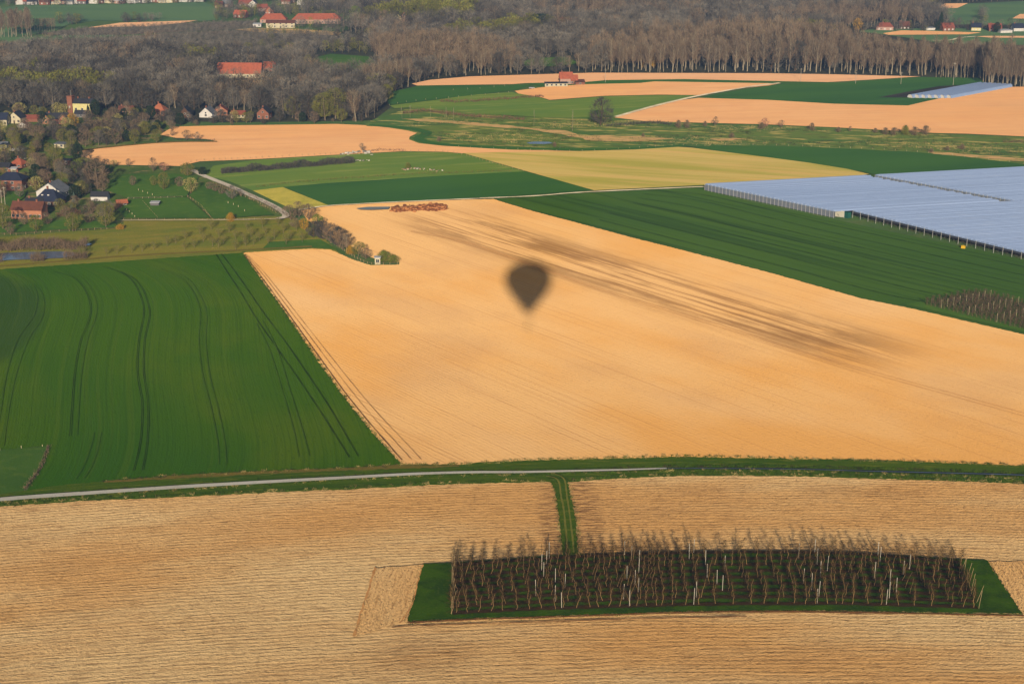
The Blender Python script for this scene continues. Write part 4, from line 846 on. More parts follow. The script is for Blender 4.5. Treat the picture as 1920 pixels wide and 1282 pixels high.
# village on the left
house('brick_farmhouse', 'long orange-brick farmhouse with brown tiled roof near the paddocks', 'house', 50, 411, -6, 15.5, 8, 4.6, 8.0, 'brick2', 'brown', 'gable', 6, 2)
house('house', 'dark brick house under a large navy pyramid roof behind the farmhouse', 'house', 87, 388, -8, 13, 10, 2.8, 8.2, 'brown', 'navy', 'hip', 3, 1, skyl=2)
house('house', 'low annexe with black roof left of the navy pyramid roof', 'annexe', 63, 389, -4, 9, 6, 2.4, 4.2, 'brown', 'dark', 'gable', 2, 1, side=0)
house('white_house', 'white house with wide blank gable and pale grey roof', 'house', 93, 370, -14, 15, 10, 2.6, 7.4, 'white', 'grey', 'gable_y', 1, 1, False)
house('house', 'two-storey brick house with navy hipped roof at the left edge', 'house', 18, 358, -4, 14, 10, 5.6, 9.2, 'brick', 'navy', 'hip', 6, 2)
house('house', 'house with grey roof cut by the left edge above the brick house', 'house', 2, 324, 0, 9, 7, 3, 5, 'brick', 'dark', 'gable', 2, 1)
house('cottage', 'small cottage with bright terracotta hipped roof at the left edge', 'cottage', 30, 316, -15, 7.5, 7, 2.2, 5.2, 'brick', 'bright', 'hip', 1, 1)
house('shed', 'pale low garage roof just below the terracotta cottage', 'shed', 24, 324, 0, 4, 3, 2, 2.6, 'cream', 'white', 'flat', 0, 0, False)
house('garage', 'white garage with dark grey roof beside the paddock hedge', 'garage', 186, 377, -2, 8.6, 5, 2.4, 4.4, 'white', 'dark', 'gable', 0, 0, False, side=0)
house('stable', 'brown wooden stable with orange roof at the paddock corner', 'stable', 230, 388, 20, 5, 5, 2.0, 3.2, 'brown', 'orange', 'gable', 1, 0)
house('shelter', 'small grey field shelter with white flat roof in the paddock', 'shelter', 290, 388.5, 0, 4.2, 3.2, 2.1, 2.4, 'grey', 'white', 'flat', 0, 0, False)
house('shed', 'cream garden shed with pale flat roof above the green gardens', 'shed', 111, 278, -14, 6.5, 5, 2.4, 2.9, 'cream', 'grey', 'flat', 1, 0)
house('shed', 'white shed at the left edge with grey roof beside the gardens', 'shed', 4, 278, 0, 6, 5, 2.2, 3.4, 'white', 'grey', 'gable', 0, 0, False)
house('greenhouse', 'long low white cold frame lying in the vegetable gardens', 'cold frame', 31, 283, 0, 8, 2, .7, .9, 'white', 'white', 'flat', 0, 0, False)
house('shed', 'dark shed hidden under trees beside the bright green tree', 'shed', 124, 310, 0, 5.5, 4, 2.6, 3, 'brown', 'dark', 'flat', 1, 0, False)
house('brick_house', 'brick house with grey roof between two brick gables left of the tower', 'house', 104, 233, 0, 15, 9, 3.4, 6.6, 'brick', 'dark', 'gable', 4, 1)
house('gable_wing', 'projecting brick gable at the left of the grey-roofed house', 'wing', 87, 233.5, 0, 5, 5, 3.2, 6.0, 'brick2', 'dark', 'gable_y', 1, 0, False)
house('gable_wing', 'projecting brick gable at the right of the grey-roofed house', 'wing', 119, 233.5, 0, 5.5, 5, 3.2, 6.2, 'brick2', 'dark', 'gable_y', 1, 0, False)
house('white_house', 'white gabled house with dark roof near the left edge', 'house', 27, 232, -10, 9, 8, 3.6, 7.4, 'cream', 'dark', 'gable_y', 2, 1)
house('house', 'cream house with navy roof at the far left edge', 'house', 3, 236, 0, 7, 8, 4, 7.8, 'cream', 'navy', 'gable', 2, 1)
house('outbuilding', 'long low terracotta roofed outbuilding right of the white gabled house', 'outbuilding', 58, 229, 0, 14, 6, 2.2, 4.2, 'brick', 'red', 'gable', 0, 0, False)
house('garage', 'small brown garage with white gable below the white gabled house', 'garage', 42, 240, 0, 6, 5, 1.8, 3.6, 'white', 'brown', 'gable_y', 0, 0, False)
# manor with tower
mo_ = house('manor', 'pale yellow manor with slate roof, twin chimneys and a square brick tower', 'manor', 155, 217, -8, 13, 9, 8.2, 10.8, 'yellow', 'dark', 'gable', 5, 2)
tg = Geo(); tg.box(-10.0, -6.55, -5.2, .2, 0, 12.6); tg.build('tower', [W['brick']], mo_)
tg = Geo()
for i in range(5): tg.box(-10.1 + i * .8, -9.7 + i * .8, -5.3, -5.0, 12.603, 13.2)
tg.box(-10.15, -6.4, -5.0, .3, 12.603, 12.8); tg.build('battlement', [W['brick']], mo_)
tg = Geo(); tg.tube([(-8.2, -2, 12.8), (-8.2, -2, 16.5)], [.06, .04], 5); tg.build('flagpole', [FRAME], mo_)
tg = Geo(); tg.box(-8.8, -7.9, -5.28, -5.15, 4.8, 6.4); tg.build('window', [FRAME], mo_)
house('outbuilding', 'low dark-roofed wing in front of the yellow manor', 'outbuilding', 152, 221, -8, 9, 4, 2.6, 4.6, 'grey', 'dark', 'gable', 1, 0, False)
house('cottage', 'cottage with orange hipped roof among trees right of the manor', 'cottage', 296, 218, -6, 9, 9, 3.4, 7.8, 'brick2', 'orange', 'hip', 2, 1)
house('house', 'dark house with white-edged steep gable beside the sand field trees', 'house', 347, 222, 0, 8, 9, 2.4, 7.2, 'brown', 'dark', 'gable_y', 2, 0, False)
house('white_house', 'white-gabled house with grey roof beside the steep dark gable', 'house', 386, 221, -10, 9, 9, 2.6, 6.6, 'white', 'grey', 'gable_y', 1, 1, False)
house('brick_house', 'brick house with two small orange gables right of white-gabled house', 'house', 414, 217, 6, 9, 8, 3, 6.4, 'brick2', 'red', 'gable_y', 2, 1)
house('cottage', 'low white cottage half hidden by bare trees near sand field', 'cottage', 446, 222, 0, 9, 6, 2.4, 4.6, 'cream', 'red', 'gable', 3, 1)
house('brick_house', 'red brick house with dark roof and brick gable at the wood edge', 'house', 493, 224, -8, 8, 8, 4.2, 7.8, 'brick', 'dark', 'gable_y', 2, 1)
house('cottage', 'pale cottage peeping through brown trees right of the manor', 'cottage', 236, 216, 0, 10, 7, 3, 5.6, 'pinkish', 'brown', 'gable', 3, 1)
house('barn', 'large farm barn with broad red tiled roof inside the wood', 'barn', 448, 147, -3, 34, 12, 3.6, 11.0, 'cream', 'bright', 'gable', 4, 1, True)
house('barn', 'smaller red roofed barn right of the large barn in the wood', 'barn', 505, 134, 0, 9, 9, 3, 7, 'brick', 'bright', 'gable', 1, 0)
house('cottage', 'orange roof glimpsed among bare trees above the manor', 'cottage', 172, 172, 0, 11, 6, 2.6, 4.8, 'brick', 'orange', 'gable', 2, 0)
# farm on the slope
house('barn', 'long orange-roofed farm range on the slope, the widest building there', 'barn', 593, 45, 0, 48, 13, 4.2, 9.6, 'pinkish', 'bright', 'hip', 14, 0)
house('barn', 'orange-roofed farm building left of the long farm range', 'barn', 512, 43, 0, 26, 12, 3.2, 8.6, 'pinkish', 'bright', 'hip', 4, 0)
house('open_barn', 'cream farm hall with dark red roof in front of the orange-roofed buildings', 'barn', 526, 53, 0, 28, 9, 4.8, 7.2, 'cream', 'brown', 'gable', 9, 0)
house('shed', 'small white shed left of the cream farm hall', 'shed', 482, 51, 0, 8, 6, 2.6, 3.2, 'white', 'white', 'flat', 1, 0)
for i, (px, py, w_, wl, rf, st, lb) in enumerate([
    (449, 34, 13, 'brick', 'bright', 'gable', 'red-roofed house left of the farm range with bare trees around'), (459, 13, 14, 'brick', 'red', 'gable', 'brick house with red roof at top of the slope village'),
    (474, 14, 9, 'white', 'navy', 'gable_y', 'white house with navy roof beside the brick slope house'), (492, 22, 11, 'pinkish', 'red', 'gable', 'pink house above the orange farm building'),
    (505, 28, 9, 'brick2', 'orange', 'gable_y', 'small orange-gabled house just above the farm building'), (424, 14, 10, 'pinkish', 'grey', 'gable', 'pinkish house in the middle of the slope'),
    (410, 16, 8, 'brick', 'brown', 'gable', 'small brown-roofed house at the left of the slope village'), (536, 9, 10, 'pinkish', 'red', 'gable', 'pink red-roofed house at the top edge above the farm'),
    (546, 6, 9, 'brick', 'bright', 'gable', 'bright red-roofed house at the top edge above the farm'), (563, 10, 8, 'white', 'navy', 'gable_y', 'white gabled house above the long farm range'),
    (580, 11, 8, 'white', 'grey', 'gable', 'pale low house right of the white gabled house above the farm'), (746, 40, 7, 'yellow', 'dark', 'gable_y', 'cream gable, first of three gables in the far wood'),
    (758, 38, 8, 'pinkish', 'orange', 'gable_y', 'pink gable, middle of three gables in the far wood'), (784, 42, 6, 'grey', 'grey', 'gable_y', 'grey gable, last of three gables in the far wood'),
    (1659, 58, 16, 'pinkish', 'red', 'hip', 'pink house with red hipped roof, leftmost on the far right slope'), (1696, 56, 10, 'brown', 'brown', 'gable', 'brown low house right of the pink hipped house'),
    (1745, 58, 9, 'white', 'grey', 'flat', 'tiny white shed left of the dark conifer on the right slope'), (1779, 59, 12, 'brick', 'red', 'gable', 'red brick house right of the dark conifer on the right slope'),
    (1830, 59, 9, 'yellow', 'navy', 'gable', 'cream house with navy roof on the right slope'), (1866, 60, 12, 'brick', 'red', 'gable', 'brick house beside a dark tree on the right slope'),
    (1910, 60, 10, 'white', 'navy', 'gable', 'white house with navy roof at the right edge'), (1887, 63, 12, 'white', 'white', 'flat', 'long low white greenhouse at the right edge')]):
    house('hill_house', lb, 'house', px, py, (i * 37) % 30 - 15, w_, 8, 3.6 if st != 'flat' else 2.6, 7.4 if st != 'flat' else 3.0, wl, rf, st, 3, 1 if st != 'flat' else 0, False, panes=False, side=0)
roofs = ['red', 'dark', 'grey', 'bright', 'white', 'brown', 'navy', 'orange']
colw = ['white', 'pinkish', 'cream', 'brick', 'white', 'grey']
for k in range(30):
    px = 37 + k * 11.6; cw, cr_ = colw[(k * 5 + k // 3) % 6], roofs[(k * 3 + k // 4) % 8]
    house('street_house', f'tiny {dict(white="white", pinkish="pink", cream="cream", brick="brick", grey="grey")[cw]} house, {ordinal(k)} from left in the far street at the top edge', 'house', px, 9.5 - 5.5 * k / 30 + rnd.uniform(-1, 1), rnd.uniform(-25, 25), rnd.uniform(7, 11), 7, 3.4, 6.8, cw, cr_, 'gable' if k % 3 else 'gable_y', 2, 1 if k % 2 else 0, False, group='houses of the far street', panes=False, side=0)
# farmhouse among the far fields
house('farmhouse', 'red-roofed brick farmhouse standing between the far sand fields', 'farmhouse', 1062, 159, 4, 9.5, 8, 4.6, 8.8, 'pinkish', 'bright', 'gable', 6, 1)
house('farm_wing', 'lower red-roofed wing right of the lone brick farmhouse', 'farm wing', 1077, 159, 4, 5.0, 7, 3.6, 6.8, 'brick', 'bright', 'gable', 2, 0)
house('lean_to', 'low brown lean-to at the right end of the lone farmhouse', 'lean-to', 1088, 160, 4, 7, 6, 2.0, 3.4, 'brick', 'brown', 'flat', 1, 0, False)
house('stable', 'long low cream stable in front of the lone brick farmhouse', 'stable', 1043, 163.5, 4, 17, 4, 2.6, 3.2, 'cream', 'dark', 'flat', 5, 0, False)
ch = house('chateau', 'pinkish chateau with pale chimneys rising from the far wood', 'chateau', 1064, 62, -25, 24, 12, 8, 13, 'pinkish', 'brown', 'gable', 10, 2, False)
house('lodge', 'small white hide on legs beside the green bush at the hedge end', 'hide', 708, 496, 0, 2.4, 2.2, 3.0, 3.2, 'cream', 'white', 'flat', 1, 0, False)

# ------------------------------------------------------------------ polytunnel blocks with film roofs
film = Mat('film', (164, 190, 236), .45, .4, warp=along((1593, 398), (1790, 393)))
film.layer(.004, .02, .4, .65, (150, 176, 222), .6, 4).layer(.006, .35, .56, .70, (190, 208, 236), .3, 3, off=3).layer(.02, .9, .55, .7, (146, 166, 206), .3, 3, off=8); film = film.m
netm = plain('side_net', (126, 136, 150), .7, .2, .3, .5); galv = plain('galvanised_post', (200, 204, 206), .5, .4); darkn = plain('shade_net', (70, 74, 84), .8, .1)
g2 = lambda px, py, z=3.3: Vector(G(px, py, z))
def tunnel_block(label, o0, W_, E_, bays, length, pitch=2.5, side='net'):
    root = thing('polytunnel_block', (o0.x, o0.y, 0), 0, label, 'polytunnels', None)
    g = Geo(); P = 6
    for i in range(bays):
        s0 = i * pitch; j0, j1 = rnd.uniform(-.5, .5), rnd.uniform(-1.2, 1.2); hh = rnd.uniform(.75, .95); v = []
        for e, jj in ((0, 0), (length, j1)):
            for k in range(P + 1):
                a = math.pi * k / P; q = W_ * (s0 + pitch * (k / P)) + E_ * (e + jj); v.append((q.x, q.y, 3.3 + hh * math.sin(a)))
        g.add(v, [(k, k + 1, P + 2 + k, P + 1 + k) for k in range(P)])
        v = [v[k] for k in range(P + 1)]; g.add(v, [tuple(range(P + 1))])
    g.build('film_roof', [film], root)
    L = bays * pitch
    n = Geo(); z0, z1 = (.25, 3.3) if side == 'net' else (2.3, 3.3)
    a, b = E_ * .1, W_ * L + E_ * .1; e1 = E_ * .18
    n.add([(a.x, a.y, z0), (b.x, b.y, z0), (b.x, b.y, z1), (a.x, a.y, z1), (a.x + e1.x, a.y + e1.y, z0), (b.x + e1.x, b.y + e1.y, z0), (b.x + e1.x, b.y + e1.y, z1), (a.x + e1.x, a.y + e1.y, z1)], [(0, 1, 2, 3), (7, 6, 5, 4), (0, 4, 5, 1), (3, 2, 6, 7)])
    n.build('side_net', [netm if side == 'net' else darkn], root)
    pm_ = Geo(); pm_.box(-.07, .07, -.07, .07, 0, 3.9); me = pm_.mesh('tunnel_post', galv)
    for i in range(0, bays + 1, 1 if bays < 60 else 2):
        q = W_ * (i * pitch) - E_ * .12; c = bpy.data.objects.new('post', me); col.objects.link(c); c.parent = root; c.location = (q.x, q.y, 0)
    # crop rows and inner posts in the shade under the film
    cg = Geo(); r = random.Random(3)
    for i in range(bays):
        for k in range(10):
            q = W_ * (i * pitch + pitch / 2 + r.uniform(-.2, .2)) + E_ * (1 + k * 2.2)
            for t in range(14): cg.sliver(Vector((q.x + r.gauss(0, .4), q.y + r.gauss(0, .5), r.uniform(.1, 1.6))), Vector((r.gauss(0, .5), r.gauss(0, .5), 1)), .9, .16, r)
    cg.build('crop_row', [tw_dark], root); root.children[-1]['kind'] = 'stuff'
    return root
a_, b_, c_ = g2(1322, 346), g2(1567, 397.5), g2(1627, 329.5)
WA = (b_ - a_); LA = WA.length; WA.normalize(); EA = (c_ - a_); LE = EA.length; EA.normalize()
tunnel_block('first polytunnel block, pale blue film roof behind pale side netting', a_, WA, EA, int(LA / 2.5), LE - 3)
b0 = b_ + WA * .9 + EA * 8.5; W2 = (g2(1920, 474.5) - b0); L2 = W2.length; W2.normalize()
tunnel_block('nearer polytunnel block with open dark side, cut by the right edge', b0, W2, EA, int((L2 + 70) / 2.5), LE + 6, side='open')
c0 = g2(1641, 329); tunnel_block('farther polytunnel block beyond the diagonal gap, at the right edge', c0 + EA * 0, WA, EA, int(LA / 2.5) + 14, 210)
dbox = Geo(); dbox.box(-3.2, 3.2, -1.2, 1.2, .1, 2.9)
for i in range(9): dbox.box(-3.1 + i * .75, -2.95 + i * .75, -1.26, -1.203, .15, 2.85)
o = dbox.build('container', [W['teal']]); x, y = G(1588, 409); o.location = (x, y + 1, 0); o.rotation_euler = (0, 0, -.9); o.scale = (.55, 1, 1)
tag(o, 'teal steel container standing between the two polytunnel blocks', 'container')
gt = thing('gate', (*G(1574, 408), 0), -.5, 'pale meshed gate panel beside the teal container', 'gate')
q = Geo(); q.box(-2.2, 2.2, -.03, .03, .3, 3.4); q.build('mesh_panel', [plain('pale_mesh', (206, 206, 190), .8, .1)], gt)
q = Geo(); q.box(-2.35, -2.22, -.06, .06, 0, 3.7); q.box(2.22, 2.35, -.06, .06, 0, 3.7); q.box(-2.2, 2.2, -.06, .06, 3.403, 3.52); q.build('frame', [galv], gt)
yt = thing('bulk_tank', (*G(1806, 466.5), 0), -.5, 'small yellow tank on a pallet beside the open polytunnels', 'tank')
q = Geo(); q.box(-.9, .9, -.6, .6, .25, 1.5); q.box(-.3, .3, -.25, .25, 1.503, 1.65); q.build('tank_body', [plain('yellow_plastic', (240, 196, 30), .5, .3)], yt)
q = Geo()
for i in range(3): q.box(-.95 + i * .8, -.65 + i * .8, -.65, .65, 0, .245)
q.build('pallet', [ends], yt)
# small far polytunnels, each a tunnel of its own
for k in range(7):
    f = Vector(G(1706 + k * 12.5 - .5 * k, 184.6 + k * .15)); bk = Vector(G(1838 + k * 9.2, 160.8 + k * .5)); d = bk - f; L = d.length; d.normalize(); nn = Vector((d.y, -d.x)); hw = 2.3
    root = thing('polytunnel', (f.x, f.y, 0), 0, f'long low blue-white polytunnel, {ORD[k]} from left among the far polytunnels', 'polytunnel', 'far polytunnels')
    g = Geo(); P = 8; v = []
    for e in (0, L):
        for j in range(P + 1):
            a = math.pi * j / P; q = nn * (-hw * math.cos(a)) + d * e; v.append((q.x, q.y, .3 + 2.5 * math.sin(a) ** .8))
    g.add(v, [(j, j + 1, P + 2 + j, P + 1 + j) for j in range(P)]); g.build('film', [film], root, True)
    g = Geo(); g.add([(p[0] + d.x * .3, p[1] + d.y * .3, p[2]) for p in v[:P + 1]], [tuple(range(P + 1))]); g.build('end_panel', [FRAME], root)

# ------------------------------------------------------------------ fences, hedges, heaps
def fence(label, pts, h=1.2, sp=3.0, mat=None, name='fence', rails=2, cat='fence'):
    P = smooth_path([G(*p) for p in pts], 10); g = Geo(); rl = Geo(); acc = 0; last = P[0]; posts = [P[0]]
    for a, b in zip(P, P[1:]):
        acc += (b - a).length
        if acc > sp: posts.append(b); acc = 0
    root = thing(name, (P[0].x, P[0].y, 0), 0, label, cat); o = P[0]
    dens = []
    for a, b in zip(posts, posts[1:]):
        n = max(1, int((b - a).length / sp))
        for k in range(n): dens.append(a.lerp(b, k / n))
        for z in ([h * .5, h * .9][:rails] if rails else []):
            rl.tube([(a.x - o.x, a.y - o.y, z), (b.x - o.x, b.y - o.y, z)], [.035, .035], 3)
    allp = dens + [posts[-1]]
    if len(allp) <= 60:
        pb = Geo(); pb.box(-.08, .08, -.08, .08, 0, h); me = pb.mesh('fence_post', mat or ends)
        for q in allp:
            c = bpy.data.objects.new('post', me); col.objects.link(c); c.parent = root; c.location = (q.x - o.x, q.y - o.y, 0); c.scale = (1, 1, rnd.uniform(.85, 1.1))
    else:
        for q in allp:
            g.box(q.x - o.x - .08, q.x - o.x + .08, q.y - o.y - .08, q.y - o.y + .08, 0, h * rnd.uniform(.85, 1.1))
        pc = g.build('posts', [mat or ends], root); pc['kind'] = 'stuff'
    if rails: rl.build('rails', [mat or ends], root)
    return root
palep = plain('pale_posts', (206, 196, 160), .9, .1)
fence('pale rail fence across the paddocks behind the field shelter', [(240, 374), (290, 373), (345, 371.5)], mat=palep)
fence('post fence dividing the paddocks, running down left of the golden bush', [(352, 370), (375, 386), (398, 413)], mat=ends)
fence('post fence dividing the small paddock beside the field shelter', [(268, 380), (282, 396), (296, 411)], mat=ends)
fence('long post fence along the bottom of the paddocks', [(232, 413), (300, 413.5), (400, 414), (500, 413)], 1.1, 2.5, ends)
fence('post fence beside the small left meadow', [(0, 846), (45, 841), (90, 838)], 1.1, 6, palep, rails=0)
fence('garden fence between the lawn and the olive rough meadow', [(-60, 441), (40, 440), (120, 434), (225, 430)], 1.1, 2.6, ends)
fence('fence curving along the bottom of the dark hedge', [(598, 441), (640, 467), (665, 483), (697, 496), (749, 495.5)], 1.1, 2.5, ends)
fence('rail fence beside the village lane', [(400, 345), (440, 362), (480, 379), (520, 401)], 1.1, 3, ends)
fence('row of pale posts across the far grass field', [(730, 198), (780, 190), (850, 184), (960, 174)], 1.3, 7, palep, rails=0)
fence('row of pale posts along the far pasture edge', [(850, 170), (900, 167), (960, 161)], 1.3, 9, palep, rails=0)
fence('pale fence along the lower edge of the wild meadow', [(860, 276), (960, 281), (1080, 284), (1190, 279), (1270, 274), (1400, 273), (1520, 276), (1720, 286), (1920, 308)], 1.1, 5, palep, rails=0)
fence('vine posts along the edge of the curved sand field', [(338, 312), (375, 303), (480, 298), (600, 291.5), (680, 288)], 1.6, 3.0, ends, 'vine_row', 0)
fence('stakes curving round the stubble field corner', [(760, 285.5), (830, 286), (870, 292), (930, 309), (985, 322)], 1.5, 3.0, ends, 'stake_row', 0)
fence('white stakes of the grey hill orchard edge', [(90, 68), (200, 69), (300, 65), (400, 60)], 1.4, 8, palep, rails=0)
fence('fence of posts below the long orange farm range', [(560, 57), (620, 59), (690, 60)], 1.6, 5, palep, rails=0)
def hedge(label, pts, h, w, dens, mats, name='hedge', tl=1.0, tw=.14, cat='hedge', leaf=0):
    P = smooth_path([G(*p) for p in pts], 8); o = P[0]; g = Geo(); st = Geo(); r = random.Random(len(pts) * 7 + int(h * 10))
    for i, (a, b) in enumerate(zip(P, P[1:])):
        L = (b - a).length; d = (b - a).normalized(); nn = Vector((-d.y, d.x)); n = int(L * h * w * dens) + 1
        for k in range(n):
            t = r.random(); q = a.lerp(b, t) + nn * r.gauss(0, w * .3); hh = h * (.65 + .35 * math.sin(q.x * .31 + q.y * .17) * math.cos(q.x * .11)) ** .7
            z = hh * r.random() ** .7; p = Vector((q.x - o.x, q.y - o.y, z))
            if leaf and r.random() < leaf: g.leaf(p, .5, r, 1)
            else: g.sliver(p, Vector((r.gauss(0, .5), r.gauss(0, .5), .8)), tl * r.uniform(.5, 1.3), tw * r.uniform(.7, 1.4), r)
        if i % 2 == 0: st.tube([(a.x - o.x, a.y - o.y, 0), (a.x - o.x, a.y - o.y, h * .7)], [.06, .03], 4)
    mm = list(mats) + [bk_brown]; g.add(st.v, st.f, len(mats)); ob = g.build(name, mm); ob.location = (o.x, o.y, 0); return tag(ob, label, cat)
hedge('dark brown hedge crossing the far grass field', [(826, 192), (870, 193), (930, 189), (1000, 184), (1020, 183)], 2.2, 3.5, 1.2, [tw_red], tl=1.4, tw=.3)
hedge('brown hedge along the front of the far grass field', [(756, 215), (800, 211), (860, 218), (920, 223), (985, 226)], 2.6, 4, 1.0, [tw_red], tl=1.4, tw=.3)
hedge('low dark bramble strip right of the lone dark tree', [(1135, 238), (1180, 236), (1212, 232), (1260, 236)], 2.4, 5, 1.0, [tw_dark], tl=1.3, tw=.3)
hedge('long dark tree hedge in the meadow left of the white rubble', [(415, 327), (470, 323), (540, 317), (610, 311), (664, 307)], 4.6, 3.4, 5.0, [tw_dark], tl=1.2, tw=.24)
hedge('brushy row of leafless vines at the sand field corner', [(690, 285), (730, 284.5), (760, 285)], 2.0, 1.6, 2.5, [tw_red], tl=1.0, tw=.18)
hedge('sparse olive hedge above the dark crop field', [(480, 352), (560, 343), (680, 334), (800, 327), (960, 322)], 1.3, 2.5, 1.6, [tw_olive], tl=.9, tw=.2)
hedge('scrubby bank hedge along the village lane', [(390, 347), (420, 352), (460, 366), (500, 386), (536, 408)], 2.0, 3.0, 1.2, [tw_brown], tl=1.0, tw=.18)
hedge('hedge on the bank at the right of the left meadow, dark in the ditch', [(90, 838), (84, 860), (72, 885), (46, 921)], 1.3, 1.4, 9, [tw_brown], tl=.6, tw=.12)
hedge('dark hedge behind the orange barn fields below the tall tree', [(325, 262), (360, 264), (405, 265)], 1.4, 2.4, 2.5, [tw_dark], tl=1.0, tw=.18)
hedge('brown garden hedge in front of the farmhouse orchard', [(108, 408), (130, 404), (152, 405)], 3.6, 5, 2.2, [tw_red], tl=1.0, tw=.18)
hedge('reddish hedge beside the stable and garage', [(196, 398), (214, 396), (222, 391)], 4.0, 4, 2.2, [tw_red], tl=1.0, tw=.18)
hedge('dark brambles at the right end of the wild meadow', [(1880, 268), (1920, 268), (1990, 270)], 1.6, 4, 1.4, [tw_red], tl=1.2, tw=.25)
for (a, lb_) in (([(-60, 494), (6, 494)], 'tall brown reeds at the left end of the pond'), ([(58, 492), (84, 491)], 'clump of brown reeds before the middle of the pond'), ([(120, 489), (164, 486)], 'brown reeds at the right end of the pond')):
    hedge(lb_, [a[0], ((a[0][0] + a[1][0]) / 2, a[0][1] - 1), a[1]], 4.2, 3, 5, [tw_brown, tw_olive], 'reed_bed', 2.4, .12, 'reeds')
hedge('brown willow scrub along the back of the pond', [(-50, 470), (20, 471), (70, 470), (120, 469), (165, 468)], 6.0, 5, 2.6, [tw_brown], 'willow_scrub', 2.4, .16, 'scrub')
hedge('olive reeds behind the willow scrub of the pond', [(-50, 458), (30, 459), (100, 458), (150, 460)], 3.2, 6, 2.0, [lf_olive], 'reed_bed', 1.8, .12, 'reeds')
sheet('pond', [(-60, 488), (8, 478), (60, 476), (110, 475), (138, 477), (142, 482), (120, 487), (60, 490), (20, 491), (-40, 496)], wm.m, z4)
sheet('pond', [(155, 464), (165, 459.5), (172, 460.5), (168, 464)], wm.m, z4)
def heap(name, label, cat, pts, h, mats, n=70, size=.9, seed=1):
    r = random.Random(seed); W_ = [Vector(G(*p)) for p in pts]; o = W_[0]; g = Geo()
    for k in range(n):
        i = r.randrange(len(W_) - 1); q = W_[i].lerp(W_[i + 1], r.random()); s = size * r.uniform(.4, 1.2); z = r.random() ** 1.5 * h; q = q + Vector((r.gauss(0, size * 1.2), r.gauss(0, size * 2.2)))
        v = [Vector((r.uniform(.6, 1) * x, r.uniform(.6, 1) * y, r.uniform(.5, 1) * zz)) * s for x in (-1, 1) for y in (-1, 1) for zz in (-.6, .6)]
        v = [(q.x - o.x + a.x, q.y - o.y + a.y, max(0, z + a.z)) for a in v]
        g.add(v, [(0, 1, 3, 2), (4, 6, 7, 5), (0, 4, 5, 1), (2, 3, 7, 6), (0, 2, 6, 4), (1, 5, 7, 3)], r.randrange(len(mats)))
    ob = g.build(name, mats); ob.location = (o.x, o.y, 0); return tag(ob, label, cat)
dung = plain('dung', (160, 102, 66), 1, 0, .5, 1.5); dung2 = plain('straw_dung', (212, 146, 94), 1, 0, .5, 1.5)
heap('manure_heap', 'long reddish-brown manure heap at the top of the sand field', 'manure heap', [(738, 396), (765, 394), (800, 392), (834, 393)], 1.6, [dung, dung2], 900, .8, 2)
heap('manure_heap', 'taller right part of the reddish-brown manure heap', 'manure heap', [(790, 393), (812, 392), (832, 393)], 2.4, [dung, dung2], 300, .8, 12)
wh = plain('white_rubble', (226, 222, 210), .8, .2); gy = plain('grey_rubble', (140, 134, 124), .9, .1)
heap('rubble_pile', 'white rubble and bags beside the leafless bush', 'rubble', [(638, 291), (660, 288), (682, 286.5), (698, 289)], 1.2, [wh, wh, gy], 90, .75, 3)
heap('rubble_pile', 'small white rubble scatter below the larger rubble pile', 'rubble', [(652, 301), (664, 302), (690, 302)], .5, [wh, gy], 22, .6, 4)
heap('rubble_pile', 'pinkish rubble line in the middle meadow', 'rubble', [(755, 320), (775, 317), (800, 319), (832, 322)], .8, [plain('pink_rubble', (206, 170, 146), .9, .1), wh, gy], 60, .5, 5)
heap('garden_clutter', 'jumble of white garden furniture and pots behind the white house', 'garden clutter', [(52, 350), (70, 343), (92, 341), (110, 345)], .9, [wh, gy, W['brick']], 60, .45, 6)
heap('garden_clutter', 'pale planks and frames in the vegetable plots at the left', 'garden clutter', [(6, 299), (30, 297), (55, 298)], .5, [wh, gy], 50, .4, 7)
sheet('puddle', [(668, 394), (690, 391.5), (732, 391), (728, 395.5), (700, 397), (675, 396.5)], M['tarp'], z4)
# poles
pp = Geo(); pp.tube([(0, 0, 0), (0, 0, 10.5)], [.16, .12], 6, 0, True); pp.box(-.9, .9, -.08, .08, 9.6, 9.8); ppm = pp.mesh('utility_pole', plain('pole_wood', (196, 188, 172), .9, .1))
for px, py, h, lb in [(5, 398, 1.1, 'tall utility pole with crossarm at the left edge before the brick house'), (10, 386, .95, 'second utility pole just right of the left edge pole'), (1501, 154, 1.0, 'lone pole in the long sand strip'), (1604, 158, .85, 'thin pole in the green field right of the sand strip'), (1689, 159, .9, 'thin pole above the far polytunnels'), (1787, 161, 1.7, 'tall pole just left of the far polytunnel roofs'), (1135, 156, 1.0, 'pole right of the lone brick farmhouse')]:
    o = bpy.data.objects.new('utility_pole', ppm); col.objects.link(o); x, y = G(px, py); o.location = (x, y, 0); o.scale = (1, 1, h); tag(o, lb, 'pole')
